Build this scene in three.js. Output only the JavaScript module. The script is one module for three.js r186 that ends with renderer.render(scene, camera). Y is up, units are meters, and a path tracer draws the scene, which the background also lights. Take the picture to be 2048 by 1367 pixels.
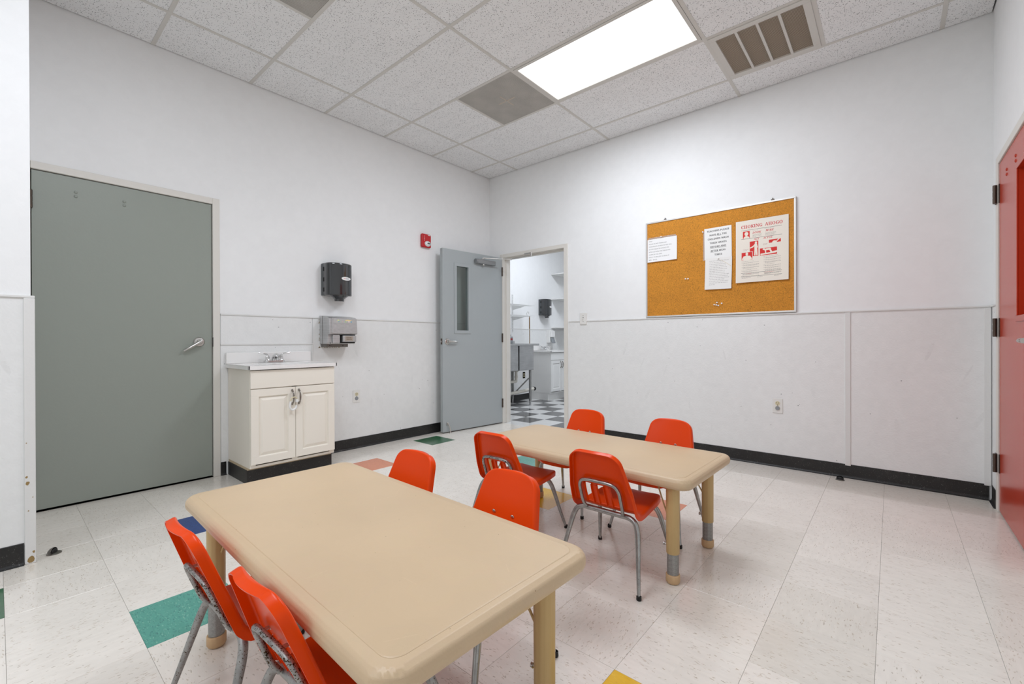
import * as THREE from 'three';
import { RoundedBoxGeometry } from 'three/addons/geometries/RoundedBoxGeometry.js';
import { mergeGeometries, mergeVertices, toCreasedNormals } from 'three/addons/utils/BufferGeometryUtils.js';
import { RectAreaLightUniformsLib } from 'three/addons/lights/RectAreaLightUniformsLib.js';

// ------------------------------------------------------------------ camera, lights, exposure
const scene = new THREE.Scene();
scene.background = new THREE.Color(0x000000);
const renderer = new THREE.WebGLRenderer();
renderer.toneMapping = THREE.LinearToneMapping;
renderer.toneMappingExposure = 1.29;
renderer.shadowMap.enabled = true;
RectAreaLightUniformsLib.init();
const FOC = 885.7, YAW = 0.7087, PITCH = -0.0025, ROLL = -0.0031;
const camera = new THREE.PerspectiveCamera(2 * Math.atan(683.5 / FOC) * 180 / Math.PI, 2048 / 1367, 0.05, 60);
camera.position.set(3.8607, 1.0117, 4.073);
camera.rotation.set(PITCH, YAW, ROLL, 'YXZ');
scene.add(camera);
const TROFFER_LIGHT = 12.4, NEAR_LIGHT = 11, KITCHEN_LIGHT = 17;
const LIGHT_COLOR = 0xedf4ff;
function areaLight(x, y, z, w, d, intensity) {
  const l = new THREE.RectAreaLight(LIGHT_COLOR, intensity, w, d);
  l.position.set(x, y, z); l.rotation.x = -Math.PI / 2; scene.add(l);
}
areaLight(2.2854, 3.050, 1.2265, 1.13, 0.545, TROFFER_LIGHT);   // ceiling troffer in view
areaLight(2.2854, 3.050, 3.6649, 1.13, 0.545, NEAR_LIGHT);   // the next troffer of the same row, over the camera
areaLight(2.2854, 3.050, 6.1033, 1.13, 0.545, NEAR_LIGHT);   // and the one after it
areaLight(0.55, 3.050, -1.55, 1.13, 0.545, KITCHEN_LIGHT);      // kitchen troffer

// ------------------------------------------------------------------ helpers
let seed = 12345;
function rnd() { seed = (seed + 0x6D2B79F5) | 0; let t = Math.imul(seed ^ (seed >>> 15), 1 | seed); t = (t + Math.imul(t ^ (t >>> 7), 61 | t)) ^ t; return ((t ^ (t >>> 14)) >>> 0) / 4294967296; }
const rr = (a, b) => a + (b - a) * rnd();
const V = (x, y, z) => new THREE.Vector3(x, y, z);
const RAD = Math.PI / 180;
function uvBox(g) {            // uv in metres, by the face's main direction
  if (g.index) g = g.toNonIndexed();
  const p = g.attributes.position, n = g.attributes.normal, uv = new Float32Array(p.count * 2);
  for (let i = 0; i < p.count; i++) {
    const ax = Math.abs(n.getX(i)), ay = Math.abs(n.getY(i)), az = Math.abs(n.getZ(i));
    let u, v;
    if (ay >= ax && ay >= az) { u = p.getX(i); v = p.getZ(i); } else if (ax >= az) { u = p.getZ(i); v = p.getY(i); } else { u = p.getX(i); v = p.getY(i); }
    uv[2 * i] = u; uv[2 * i + 1] = v;
  }
  g.setAttribute('uv', new THREE.BufferAttribute(uv, 2));
  return g;
}
// box by its extents
function bx(x0, x1, y0, y1, z0, z1, r = 0) {
  const w = x1 - x0, h = y1 - y0, d = z1 - z0;
  const g = r ? new RoundedBoxGeometry(w, h, d, 2, Math.min(r, w / 2.01, h / 2.01, d / 2.01)) : new THREE.BoxGeometry(w, h, d);
  g.translate((x0 + x1) / 2, (y0 + y1) / 2, (z0 + z1) / 2);
  return uvBox(g);
}
function joined(gs) {
  gs = (Array.isArray(gs) ? gs : [gs]).map(g => { g = g.index ? g.toNonIndexed() : g; for (const k of Object.keys(g.attributes)) if (!['position', 'normal', 'uv'].includes(k)) g.deleteAttribute(k); if (!g.attributes.uv) g.setAttribute('uv', new THREE.BufferAttribute(new Float32Array(g.attributes.position.count * 2), 2)); g.morphAttributes = {}; return g; });
  return gs.length === 1 ? gs[0] : mergeGeometries(gs);
}
function mesh(name, gs, mat, parent = scene) {
  const m = new THREE.Mesh(joined(gs), mat);
  m.name = name; m.castShadow = m.receiveShadow = true; parent.add(m); return m;
}
const taken = {};
function numbered(n) { const k = taken[n] = (taken[n] ?? -1) + 1; return k ? `${n}_${String(k).padStart(3, '0')}` : n; }
function thing(name, label, category, pos = [0, 0, 0], turn = 0, group) {
  const o = new THREE.Group(); o.name = numbered(name); o.position.set(...pos); o.rotation.y = turn;
  o.userData = { label, category }; if (group) o.userData.group = group; scene.add(o); return o;
}
function solo(name, gs, mat, label, category, group) {
  const m = mesh(numbered(name), gs, mat); m.userData = { label, category }; if (group) m.userData.group = group; return m;
}
function struct(name, gs, mat, label, category) {
  let o; if (gs) o = mesh(name, gs, mat); else { o = new THREE.Group(); o.name = name; scene.add(o); }
  o.userData = { kind: 'structure', label, category }; return o;
}
// tube along points, radius a number or a function of 0..1
function sweep(pts, radius, { seg = 40, sides = 12, closed = false, tension = 0.5, type = 'catmullrom' } = {}) {
  const c = new THREE.CatmullRomCurve3(pts.map(p => V(...p)), closed, type, tension);
  const fr = c.computeFrenetFrames(seg, closed), pos = [], nor = [], uv = [], idx = [], L = c.getLength();
  const rf = typeof radius === 'function' ? radius : () => radius;
  for (let i = 0; i <= seg; i++) {
    const P = c.getPointAt(i / seg), r = rf(i / seg), N = fr.normals[i], B = fr.binormals[i];
    for (let j = 0; j <= sides; j++) {
      const a = j / sides * Math.PI * 2, x = Math.cos(a), y = Math.sin(a);
      const d = V(N.x * x + B.x * y, N.y * x + B.y * y, N.z * x + B.z * y);
      pos.push(P.x + d.x * r, P.y + d.y * r, P.z + d.z * r); nor.push(d.x, d.y, d.z); uv.push(i / seg * L, j / sides * 2 * Math.PI * r);
    }
  }
  const w = sides + 1;
  for (let i = 0; i < seg; i++) for (let j = 0; j < sides; j++) { const a = i * w + j, b = a + w; idx.push(a, a + 1, b, b, a + 1, b + 1); }
  if (!closed) for (const e of [0, seg]) {           // end caps
    const P = c.getPointAt(e / seg), T = c.getTangentAt(e / seg).multiplyScalar(e ? 1 : -1), base = pos.length / 3;
    pos.push(P.x, P.y, P.z); nor.push(T.x, T.y, T.z); uv.push(0, 0);
    for (let j = 0; j <= sides; j++) { const k = (e * w + j) * 3; pos.push(pos[k], pos[k + 1], pos[k + 2]); nor.push(T.x, T.y, T.z); uv.push(0, 0); }
    for (let j = 0; j < sides; j++) e ? idx.push(base, base + 1 + j, base + 2 + j) : idx.push(base, base + 2 + j, base + 1 + j);
  }
  const g = new THREE.BufferGeometry();
  g.setAttribute('position', new THREE.Float32BufferAttribute(pos, 3)); g.setAttribute('normal', new THREE.Float32BufferAttribute(nor, 3)); g.setAttribute('uv', new THREE.Float32BufferAttribute(uv, 2)); g.setIndex(idx);
  return g;
}
function lathe(prof, seg = 28) { return toCreasedNormals(new THREE.LatheGeometry(prof.map(p => new THREE.Vector2(...p)), seg), 0.6); }
function at(g, x, y, z, rx = 0, ry = 0, rz = 0) { g.applyMatrix4(new THREE.Matrix4().makeRotationFromEuler(new THREE.Euler(rx, ry, rz))); g.translate(x, y, z); return g; }
function cyl(r0, r1, h, seg = 20) { return new THREE.CylinderGeometry(r1, r0, h, seg); }
function rrect(w, h, r) {
  const s = new THREE.Shape(), x = -w / 2, y = -h / 2;
  s.moveTo(x + r, y); s.lineTo(x + w - r, y); s.absarc(x + w - r, y + r, r, -Math.PI / 2, 0); s.lineTo(x + w, y + h - r); s.absarc(x + w - r, y + h - r, r, 0, Math.PI / 2);
  s.lineTo(x + r, y + h); s.absarc(x + r, y + h - r, r, Math.PI / 2, Math.PI); s.lineTo(x, y + r); s.absarc(x + r, y + r, r, Math.PI, 1.5 * Math.PI); return s;
}
// a profile (list of [out, up]) run along a straight line; dir 'x' or 'z'
function run(profile, len) { const s = new THREE.Shape(profile.map(p => new THREE.Vector2(...p))); return new THREE.ExtrudeGeometry(s, { depth: len, bevelEnabled: false }); }

// ------------------------------------------------------------------ textures
function lattice(n, s) { const a = new Float32Array(n * n); const old = seed; seed = s; for (let i = 0; i < a.length; i++) a[i] = rnd(); seed = old; return a; }
function tileNoise(n, s) {     // value noise that repeats after n cells; x, y in 0..1
  const a = lattice(n, s), sm = t => t * t * (3 - 2 * t);
  return (x, y) => { x *= n; y *= n; const xi = Math.floor(x), yi = Math.floor(y), fx = sm(x - xi), fy = sm(y - yi), X = ((xi % n) + n) % n, Y = ((yi % n) + n) % n, X1 = (X + 1) % n, Y1 = (Y + 1) % n;
    return (a[Y * n + X] * (1 - fx) + a[Y * n + X1] * fx) * (1 - fy) + (a[Y1 * n + X] * (1 - fx) + a[Y1 * n + X1] * fx) * fy; };
}
function fbm(n, s, oct = 4) { const f = []; for (let o = 0; o < oct; o++) f.push(tileNoise(n << o, s + o * 17)); return (x, y) => { let v = 0, w = 0.5, t = 0; for (const k of f) { v += k(x, y) * w; t += w; w *= 0.55; } return v / t; }; }
function dataTex(w, h, fn, srgb, metres) {
  const d = new Uint8Array(w * h * 4);
  for (let y = 0; y < h; y++) for (let x = 0; x < w; x++) { const c = fn(x / w, y / h, x, y), k = (y * w + x) * 4; d[k] = Math.max(0, Math.min(255, c[0])); d[k + 1] = Math.max(0, Math.min(255, c[1])); d[k + 2] = Math.max(0, Math.min(255, c[2])); d[k + 3] = 255; }
  const t = new THREE.DataTexture(d, w, h); t.wrapS = t.wrapT = THREE.RepeatWrapping; t.magFilter = THREE.LinearFilter; t.minFilter = THREE.LinearMipmapLinearFilter; t.generateMipmaps = true;
  if (srgb) t.colorSpace = THREE.SRGBColorSpace;
  if (metres) t.repeat.set(1 / metres[0], 1 / metres[1]);
  t.needsUpdate = true; return t;
}
function canvasTex(w, h, draw) { const c = document.createElement('canvas'); c.width = w; c.height = h; draw(c.getContext('2d'), w, h); const t = new THREE.CanvasTexture(c); t.colorSpace = THREE.SRGBColorSpace; t.anisotropy = 8; return t; }
const g3 = v => [v, v, v];

const bumpWall = (() => { const f = fbm(48, 11, 3); return dataTex(512, 512, (x, y) => g3(f(x, y) * 255), false, [0.6, 0.6]); })();
const bumpPanel = (() => { const f = tileNoise(64, 23), q = tileNoise(128, 29); return dataTex(512, 512, (x, y) => g3(255 * (0.7 * f(x, y) + 0.3 * q(x, y))), false, [0.5, 0.5]); })();
const wallMap = (() => { const f = fbm(4, 31, 4), q = fbm(40, 37, 2); return dataTex(512, 512, (x, y) => { const v = 243 + 6 * (f(x, y) - 0.5) + 3 * (q(x, y) - 0.5); return [v, v, v - 1]; }, true, [1.9, 1.9]); })();
const panelMap = (() => {          // small scuffs and grey smudges, each with an outline of its own
  const f = fbm(4, 41, 4), q = fbm(60, 43, 2), st = []; const old = seed; seed = 4242;
  for (let i = 0; i < 26; i++) st.push([rnd(), rnd(), rr(0.002, 0.006), rr(0.008, 0.03), rr(-0.5, 0.5), rr(2, 8)]);
  const dots = []; for (let i = 0; i < 34; i++) dots.push([rnd(), rnd(), rr(0.0008, 0.0018), rr(40, 120)]); seed = old;
  return dataTex(1024, 1024, (x, y) => {
    let v = 236 + 7 * (f(x, y) - 0.5) + 5 * (q(x, y) - 0.5);
    for (const s of st) { let dx = x - s[0], dy = y - s[1]; if (dx > 0.06 || dx < -0.06 || dy > 0.06 || dy < -0.06) continue; const c = Math.cos(s[4]), sn = Math.sin(s[4]), a = (dx * c + dy * sn) / s[2], b = (-dx * sn + dy * c) / s[3], r = a * a + b * b; if (r < 1) v -= s[5] * (q(x, y) > 0.45 ? 1 : 0.3); }
    for (const s of dots) { const dx = x - s[0], dy = y - s[1]; if (dx * dx + dy * dy < s[2] * s[2]) v -= s[3]; }
    return [v, v, v - 2];
  }, true, [2.2, 2.2]);
})();
function ceilingMap(sd) {
  const W = 1024, H = 512, a = new Float32Array(W * H).fill(1), f = fbm(8, sd, 3), old = seed; seed = sd;
  for (let i = 0; i < 5200; i++) {
    const cx = rnd() * W, cy = rnd() * H, r = rr(0.6, 1.6), e = rnd() < 0.25 ? rr(1.3, 2.4) : 1, th = rnd() * 3.14, dk = rr(0.45, 0.9), c = Math.cos(th), s = Math.sin(th), R = Math.ceil(r * e + 1);
    for (let y = -R; y <= R; y++) for (let x = -R; x <= R; x++) { const p = (x * c + y * s) / (r * e), q = (-x * s + y * c) / r; if (p * p + q * q <= 1) { const k = ((Math.floor(cy + y) + H) % H) * W + ((Math.floor(cx + x) + W) % W); a[k] = Math.min(a[k], 1 - dk); } }
  }
  seed = old;
  return dataTex(W, H, (x, y, X, Y) => { const v = (240 + 8 * (f(x, y) - 0.5)) * (0.25 + 0.75 * a[Y * W + X]); return [v, v, v]; }, true, [1.2192, 0.6096]);
}
function vctMap(sd, base, flecks, n = 2600, strength = 1) {     // vinyl composition tile: long thin chips pressed in one direction
  const W = 512, old = seed; seed = sd; const a = new Float32Array(W * W * 3), f = fbm(4, sd + 3, 4), st = tileNoise(64, sd + 5);
  for (let y = 0; y < W; y++) for (let x = 0; x < W; x++) { const m = 10 * (f(x / W, y / W) - 0.5) * strength + 7 * (st(x / W * 0.25, y / W) - 0.5) * strength; for (let c = 0; c < 3; c++) a[(y * W + x) * 3 + c] = base[c] + m; }
  for (let i = 0; i < n; i++) {
    const cx = rnd() * W, cy = rnd() * W, len = rr(1.5, 6.5), wd = rr(0.6, 1.3), th = rr(-0.35, 0.35), fl = flecks[Math.floor(rnd() * flecks.length)], k = rr(0.25, 0.75), c = Math.cos(th), s = Math.sin(th), R = Math.ceil(len + 1);
    for (let y = -R; y <= R; y++) for (let x = -R; x <= R; x++) { const p = (x * c + y * s) / len, q = (-x * s + y * c) / wd; if (p * p + q * q <= 1) { const o = (((Math.floor(cy + y) + W) % W) * W + ((Math.floor(cx + x) + W) % W)) * 3; for (let j = 0; j < 3; j++) a[o + j] += (fl[j] - a[o + j]) * k; } }
  }
  seed = old;
  return dataTex(W, W, (x, y, X, Y) => { const o = (Y * W + X) * 3; return [a[o], a[o + 1], a[o + 2]]; }, true, [0.6096, 0.6096]);
}
const metalMap = (rust, sd) => { const f = tileNoise(64, sd), q = tileNoise(128, sd + 2), b = tileNoise(16, sd + 4), l = fbm(8, sd + 7, 3); return dataTex(512, 512, (x, y) => { const v = 0.6 * f(x, y) + 0.4 * q(x, y), t = b(x, y); const m = 158 + 40 * (l(x, y) - 0.5); if (v > 0.93 - rust * (0.10 + 0.22 * t)) { return q(x, y) > 0.55 ? [74, 56, 36] : [38, 31, 24]; } return [m, m, m * 0.985]; }, true, [0.16, 0.16]); };
const baseMap = (() => { const f = fbm(6, 71, 4), q = tileNoise(128, 73), z = tileNoise(256, 79); return dataTex(512, 512, (x, y) => { let v = 26 + 16 * (f(x, y) - 0.4); if (q(x, y) * 0.6 + z(x, y) * 0.4 > 0.86 - 0.12 * f(x, y)) v += 70; return [v, v * 0.98, v * 0.95]; }, true, [0.5, 0.5]); })();
const corkMap = (() => { const f = fbm(6, 81, 4), q = tileNoise(128, 83), z = tileNoise(256, 87); return dataTex(1024, 1024, (x, y) => { const m = 1 + 0.10 * (f(x, y) - 0.5) + 0.16 * (q(x, y) - 0.5) + 0.14 * (z(x, y) - 0.5); const d = q(x, y) * z(x, y) < 0.03 ? 0.7 : 1; return [203 * m * d, 136 * m * d, 48 * m * d]; }, true, [0.55, 0.55]); })();
const perfMap = (() => { const f = fbm(4, 91, 4); return dataTex(512, 512, (x, y) => { const n = 64, r = Math.floor(y * n), u = (x * n + (r % 2) * 0.5) % 1 - 0.5, v = (y * n) % 1 - 0.5, hole = u * u + v * v < 0.115; const m = 0.97 + 0.12 * (f(x, y) - 0.5); return hole ? [114 * m, 110 * m, 104 * m] : [202 * m, 198 * m, 191 * m]; }, true, [0.36, 0.36]); })();
const steelMap = (() => { const f = tileNoise(256, 101), q = fbm(4, 103, 3); return dataTex(512, 512, (x, y) => g3(190 + 22 * (f(x * 0.02, y) - 0.5) + 24 * (q(x, y) - 0.5)), true, [0.5, 0.5]); })();
const plasticBump = (() => { const f = fbm(64, 111, 2); return dataTex(512, 512, (x, y) => g3(f(x, y) * 255), false, [0.25, 0.25]); })();
const tableMap = (() => { const f = fbm(4, 121, 4), old = seed; seed = 555; const sp = []; for (let i = 0; i < 34; i++) sp.push([rnd(), rnd(), rr(0.0006, 0.0016), rr(20, 90)]); const sc = []; for (let i = 0; i < 26; i++) sc.push([rnd(), rnd(), rr(0, 3.14), rr(0.01, 0.035)]); seed = old;
  return dataTex(1024, 1024, (x, y) => { const m = 1 + 0.05 * (f(x, y) - 0.5); let d = 0, li = 0; for (const s of sp) { const a = x - s[0], b = y - s[1]; if (a * a + b * b < s[2] * s[2]) d = s[3]; } for (const s of sc) { const a = x - s[0], b = y - s[1]; if (a > 0.04 || a < -0.04 || b > 0.04 || b < -0.04) continue; const c = Math.cos(s[2]), n = Math.sin(s[2]), p = a * c + b * n, q = -a * n + b * c; if (Math.abs(q) < 0.0006 && Math.abs(p) < s[3]) li = 7; } return [206 * m - d + li, 180 * m - d + li, 146 * m - d + li]; }, true, [0.9, 0.9]); })();

// ------------------------------------------------------------------ materials
const std = (o) => new THREE.MeshStandardMaterial(o), phy = (o) => new THREE.MeshPhysicalMaterial(o);
const M = {
  wall: std({ map: wallMap, roughness: 0.75, bumpMap: bumpWall, bumpScale: 0.0003 }),
  panel: std({ map: panelMap, roughness: 0.55, bumpMap: bumpPanel, bumpScale: 0.0006 }),
  whiteTrim: std({ color: 0xe3e2df, roughness: 0.5, bumpMap: bumpPanel, bumpScale: 0.0004 }),
  frameCream: std({ color: 0xe2ded6, roughness: 0.45 }),
  tile: [1, 2, 3].map(i => std({ map: ceilingMap(200 + i * 31), roughness: 0.95 })),
  tee: std({ color: 0xd3d0ca, roughness: 0.55 }),
  deck: std({ color: 0x2b2927, roughness: 0.9 }),
  subfloor: std({ color: 0x5a534a, roughness: 0.9 }),
  baseboard: phy({ map: baseMap, roughness: 0.42 }),
  doorGrey: std({ color: 0x989e95, roughness: 0.42, bumpMap: bumpWall, bumpScale: 0.0003 }),
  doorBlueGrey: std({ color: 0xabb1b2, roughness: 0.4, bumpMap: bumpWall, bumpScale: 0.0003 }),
  doorRed: phy({ color: 0xbe3a1e, roughness: 0.25, specularIntensity: 0.75 }),
  hinge: std({ color: 0x5a5048, roughness: 0.45, metalness: 0.8 }),
  chrome: std({ color: 0xdadada, roughness: 0.12, metalness: 1 }),
  satin: std({ color: 0xc4c2be, roughness: 0.3, metalness: 1 }),
  pull: std({ color: 0x8f8a84, roughness: 0.22, metalness: 1 }),
  dome: std({ color: 0x86837e, roughness: 0.3, metalness: 1 }),
  closer: std({ color: 0x9a9b9c, roughness: 0.4, metalness: 0.7 }),
  legMetal: std({ map: metalMap(0.35, 301), roughness: 0.3, metalness: 0.9 }),
  legRust: std({ map: metalMap(1.35, 331), roughness: 0.42, metalness: 0.75 }),
  zinc: std({ map: metalMap(0.75, 361), roughness: 0.48, metalness: 0.75 }),
  black: std({ color: 0x151414, roughness: 0.6 }),
  darkHole: std({ color: 0x0c0b0a, roughness: 0.9 }),
  smoke: phy({ color: 0x222426, roughness: 0.16, clearcoat: 1, clearcoatRoughness: 0.04 }),
  smokeGrey: std({ color: 0x4d5153, roughness: 0.35 }),
  shell: phy({ color: 0xe84400, roughness: 0.28, specularIntensity: 0.4 }),
  table: std({ map: tableMap, roughness: 0.42, bumpMap: plasticBump, bumpScale: 0.00012 }),
  tableLeg: std({ color: 0xc7a873, roughness: 0.5 }),
  cap: std({ color: 0xcfac82, roughness: 0.6 }),
  cabinet: std({ color: 0xf4ede0, roughness: 0.4 }),
    cabinetRaw: std({ color: 0xcdbb9c, roughness: 0.7 }),
  counter: phy({ color: 0xf3f1ee, roughness: 0.22, clearcoat: 0.4, clearcoatRoughness: 0.1 }),
  dryer: std({ map: steelMap, roughness: 0.36, metalness: 0.55 }),
  dryerDark: std({ color: 0x77736e, roughness: 0.45, metalness: 0.5 }),
  steel: std({ map: steelMap, roughness: 0.34, metalness: 0.85 }),
  plate: std({ color: 0xe9e7e2, roughness: 0.35 }),
  ivory: std({ color: 0xd9cfae, roughness: 0.4 }),
  alarm: std({ color: 0xc3131c, roughness: 0.35 }),
  lensClear: phy({ color: 0xe8ecec, roughness: 0.12, clearcoat: 1, clearcoatRoughness: 0.05 }),
  cork: std({ map: corkMap, roughness: 0.95, bumpMap: plasticBump, bumpScale: 0.0004 }),
  alu: std({ color: 0xdcdad6, roughness: 0.35, metalness: 0.6 }),
  pin: std({ color: 0xf4f2ee, roughness: 0.3 }),
  perf: std({ map: perfMap, roughness: 0.7 }),
  louvre: std({ color: 0xc4b6a4, roughness: 0.6 }),
  duct: std({ color: 0x8a7a68, roughness: 0.9 }),
  lightLens: std({ color: 0xffffff, emissive: 0xffffff, emissiveIntensity: 1.6, roughness: 0.5 }),
  pvc: std({ color: 0xe2ddd2, roughness: 0.4 }),
  wire: std({ color: 0xe6e6e4, roughness: 0.35 }),
  whitePlastic: std({ color: 0xf0efec, roughness: 0.35 }),
  greyPlastic: std({ color: 0x8f9396, roughness: 0.45 }),
  redLabel: std({ color: 0x9b2a2a, roughness: 0.5 }),
  wood: std({ color: 0x8a6f4c, roughness: 0.8 }),
  wiredGlass: phy({ color: 0xdfe6e4, roughness: 0.05, transmission: 1, thickness: 0, ior: 1.5 }),
  stain: std({ color: 0x9b8052, roughness: 0.9 }),
};
const floorMat = (m) => phy({ map: m, roughness: 0.38, clearcoat: 0.75, clearcoatRoughness: 0.13 });
const FL = [[176, 158, 134], [190, 172, 150], [238, 234, 228], [232, 228, 221], [160, 146, 128], [206, 196, 182]];
M.vct = [floorMat(vctMap(401, [237, 230, 220], FL, 1700)), floorMat(vctMap(402, [234, 227, 217], FL, 2100)), floorMat(vctMap(403, [239, 232, 222], FL, 1400))];
M.vctDark = floorMat(vctMap(404, [227, 220, 209], FL, 1700));
M.vctTeal = floorMat(vctMap(405, [84, 158, 142], [[130, 190, 168], [52, 120, 112], [160, 200, 176], [40, 104, 104]], 4200));
M.vctBlue = floorMat(vctMap(406, [18, 60, 128], [[40, 92, 160], [8, 36, 92]], 2600));
M.vctGreen = floorMat(vctMap(407, [26, 92, 52], [[60, 128, 80], [12, 64, 34]], 2600));
M.vctOrange = floorMat(vctMap(408, [214, 118, 66], [[228, 150, 100], [196, 96, 52]], 2600));
M.vctYellow = floorMat(vctMap(409, [234, 184, 12], [[246, 216, 96], [214, 160, 0]], 2600));
M.vctBlack = floorMat(vctMap(410, [62, 62, 64], [[110, 110, 112], [40, 40, 42]], 2400));
M.vctWhite = floorMat(vctMap(411, [226, 226, 224], [[200, 200, 198], [240, 240, 240]], 900));

// ------------------------------------------------------------------ room dimensions
const W = 4.345, H = 3.056, ZN = 7.4, TOP = 3.3, T = 0.12;
const GX = 0.1639, GZ = 0.0927, S = 0.3048;

// floor of single tiles
function tileFloor(parent, x0, x1, z0, z1, pick) {
  const cache = {};
  for (let i = Math.floor((x0 - GX) / S); GX + i * S < x1; i++) for (let j = Math.floor((z0 - GZ) / S); GZ + j * S < z1; j++) {
    const a = Math.max(x0, GX + i * S), b = Math.min(x1, GX + (i + 1) * S), c = Math.max(z0, GZ + j * S), d = Math.min(z1, GZ + (j + 1) * S);
    if (b - a < 0.004 || d - c < 0.004) continue;
    const mat = pick(i, j), turn = rnd() < 0.3 ? 1 : 0, ou = Math.floor(rnd() * 4) * 0.31, ov = Math.floor(rnd() * 4) * 0.17;
    const key = [(b - a).toFixed(3), (d - c).toFixed(3), turn, ou, ov].join();
    let g = cache[key];
    if (!g) {
      const w = b - a, l = d - c, gap = 0.00035, ch = 0.0005, hgt = 0.003, x = w / 2 - gap, z = l / 2 - gap;
      const ring = (e, y) => [[-x + e, y, -z + e], [x - e, y, -z + e], [x - e, y, z - e], [-x + e, y, z - e]];
      const top = ring(ch, 0), mid = ring(0, -ch), low = ring(0, -hgt), pos = [];
      const quad = (p, q, r, s) => pos.push(...p, ...s, ...r, ...p, ...r, ...q);
      quad(top[0], top[1], top[2], top[3]);
      for (const [A, B] of [[mid, top], [low, mid]]) for (let k = 0; k < 4; k++) { const n = (k + 1) % 4; quad(A[k], A[n], B[n], B[k]); }
      g = new THREE.BufferGeometry(); g.setAttribute('position', new THREE.Float32BufferAttribute(pos, 3)); g.computeVertexNormals();
      const uv = []; for (let k = 0; k < pos.length; k += 3) turn ? uv.push(pos[k + 2] + ou, pos[k] + ov) : uv.push(pos[k] + ou, pos[k + 2] + ov);
      g.setAttribute('uv', new THREE.Float32BufferAttribute(uv, 2)); cache[key] = g;
    }
    const m = new THREE.Mesh(g, mat); m.name = 'floor_tile'; m.position.set((a + b) / 2, 0, (c + d) / 2); m.castShadow = m.receiveShadow = true; parent.add(m);
  }
}
const colored = { '5,11': 'vctTeal', '4,3': 'vctTeal', '2,10': 'vctBlue', '3,13': 'vctGreen', '0,3': 'vctGreen', '1,6': 'vctOrange', '8,4': 'vctOrange', '10,9': 'vctYellow', '6,5': 'vctYellow' };
const darker = new Set(['11,6', '10,5', '10,4', '11,0', '12,0', '13,0', '11,-1', '12,-1', '13,-1', '11,7', '8,7', '2,12', '4,9']);
const floor = struct('floor', [bx(-0.02, W + 0.02, -0.1, -0.003, -0.02, ZN)], M.subfloor, 'off-white vinyl composition tile floor with a few coloured tiles', 'floor');
mesh('floor_sheet', bx(0.86, W, -0.003, 0, GZ + 15 * S, ZN), M.vct[0], floor);
tileFloor(floor, 0, W, 0, GZ + 15 * S, (i, j) => { const k = i + ',' + j, r = rnd(); if (colored[k]) return M[colored[k]]; if (darker.has(k)) return M.vctDark; return M.vct[r < 0.45 ? 0 : r < 0.75 ? 1 : 2]; });
const kfloor = struct('floor_kitchen', [bx(-0.97, 2.6, -0.1, -0.003, -3.7, -0.02)], M.subfloor, 'black and white chequered tile floor of the kitchen', 'floor');
tileFloor(kfloor, -0.97, 2.6, -3.7, 0, (i, j) => j >= -1 ? M.vctWhite : ((i + j) % 2 === 0 ? M.vctBlack : M.vctWhite));

// walls
const KH = H;
const wallLeft = struct('wall_left', [bx(-T, 0, 0, TOP, -0.001, 2.985), bx(-T, 0, 2.07, TOP, 2.985, 3.985), bx(-T, 0, 0, TOP, 3.975, ZN)], M.wall, 'white painted wall with the grey closed door and vanity', 'wall');
const wallBack = struct('wall_back', [bx(-1.1, 0.19, 0, TOP, -T, 0), bx(0.19, 1.145, 2.05, TOP, -T, 0), bx(1.145, W + T, 0, TOP, -T, 0)], M.wall, 'white painted wall with the cork board and doorway', 'wall');
const wallRight = struct('wall_right', [bx(W, W + T, 0, TOP, -0.001, 0.225), bx(W, W + T, 2.06, TOP, 0.225, 1.215), bx(W, W + T, 0, TOP, 1.215, ZN)], M.wall, 'white painted wall around the red door', 'wall');
const wallReturn = struct('wall_return', [bx(0, 0.855, 0, TOP, 3.967, ZN)], M.wall, 'white wall projection beside the grey closed door', 'wall');
struct('wall_near', [bx(-T, W + T, 0, TOP, ZN, ZN + T)], M.wall, 'plain white wall facing the cork board wall', 'wall');
struct('wall_kitchen_left', [bx(-1.09, -0.97, 0, TOP, -3.8, -T)], M.wall, 'white kitchen wall behind the steel sink', 'wall');
struct('wall_kitchen_back', [bx(-1.09, 2.72, 0, TOP, -3.82, -3.7)], M.wall, 'white far wall of the kitchen', 'wall');
struct('wall_kitchen_right', [bx(2.6, 2.72, 0, TOP, -3.7, -T)], M.wall, 'white kitchen wall out of the doorway view', 'wall');

// wainscot panels (parts of the walls), with their cap strips and battens
const PT = 0.006, WY = 1.214;
const capL = (z0, z1, x) => bx(x, x + 0.013, WY, WY + 0.012, z0, z1, 0.003);
mesh('wainscot_panel', bx(0, PT, 0.09, WY, 0.0, 2.262), M.panel, wallLeft);
mesh('wainscot_panel', bx(0, PT, 0.996, WY, 2.268, 2.963), M.panel, wallLeft);
mesh('wainscot_panel', bx(0, PT - 0.002, 0.09, 0.986, 2.268, 2.963), M.panel, wallLeft);
mesh('cap_strip', capL(0.0, 2.966, 0), M.whiteTrim, wallLeft);
mesh('batten', bx(0, 0.011, 0.985, 0.997, 2.258, 2.966, 0.003), M.whiteTrim, wallLeft);
mesh('batten', bx(0, 0.011, 0.09, 0.985, 2.258, 2.270, 0.003), M.whiteTrim, wallLeft);
for (const [a, b] of [[1.19, 3.602], [3.632, 4.306]]) mesh('wainscot_panel', bx(a, b, 0.09, WY, 0, PT), M.panel, wallBack);
mesh('cap_strip', bx(1.19, 4.337, WY, WY + 0.012, 0, 0.013, 0.003), M.whiteTrim, wallBack);
for (const [a, b] of [[3.600, 3.634], [4.304, 4.336]]) mesh('batten', bx(a, b, 0.09, WY, 0, 0.011, 0.003), M.whiteTrim, wallBack);
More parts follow.
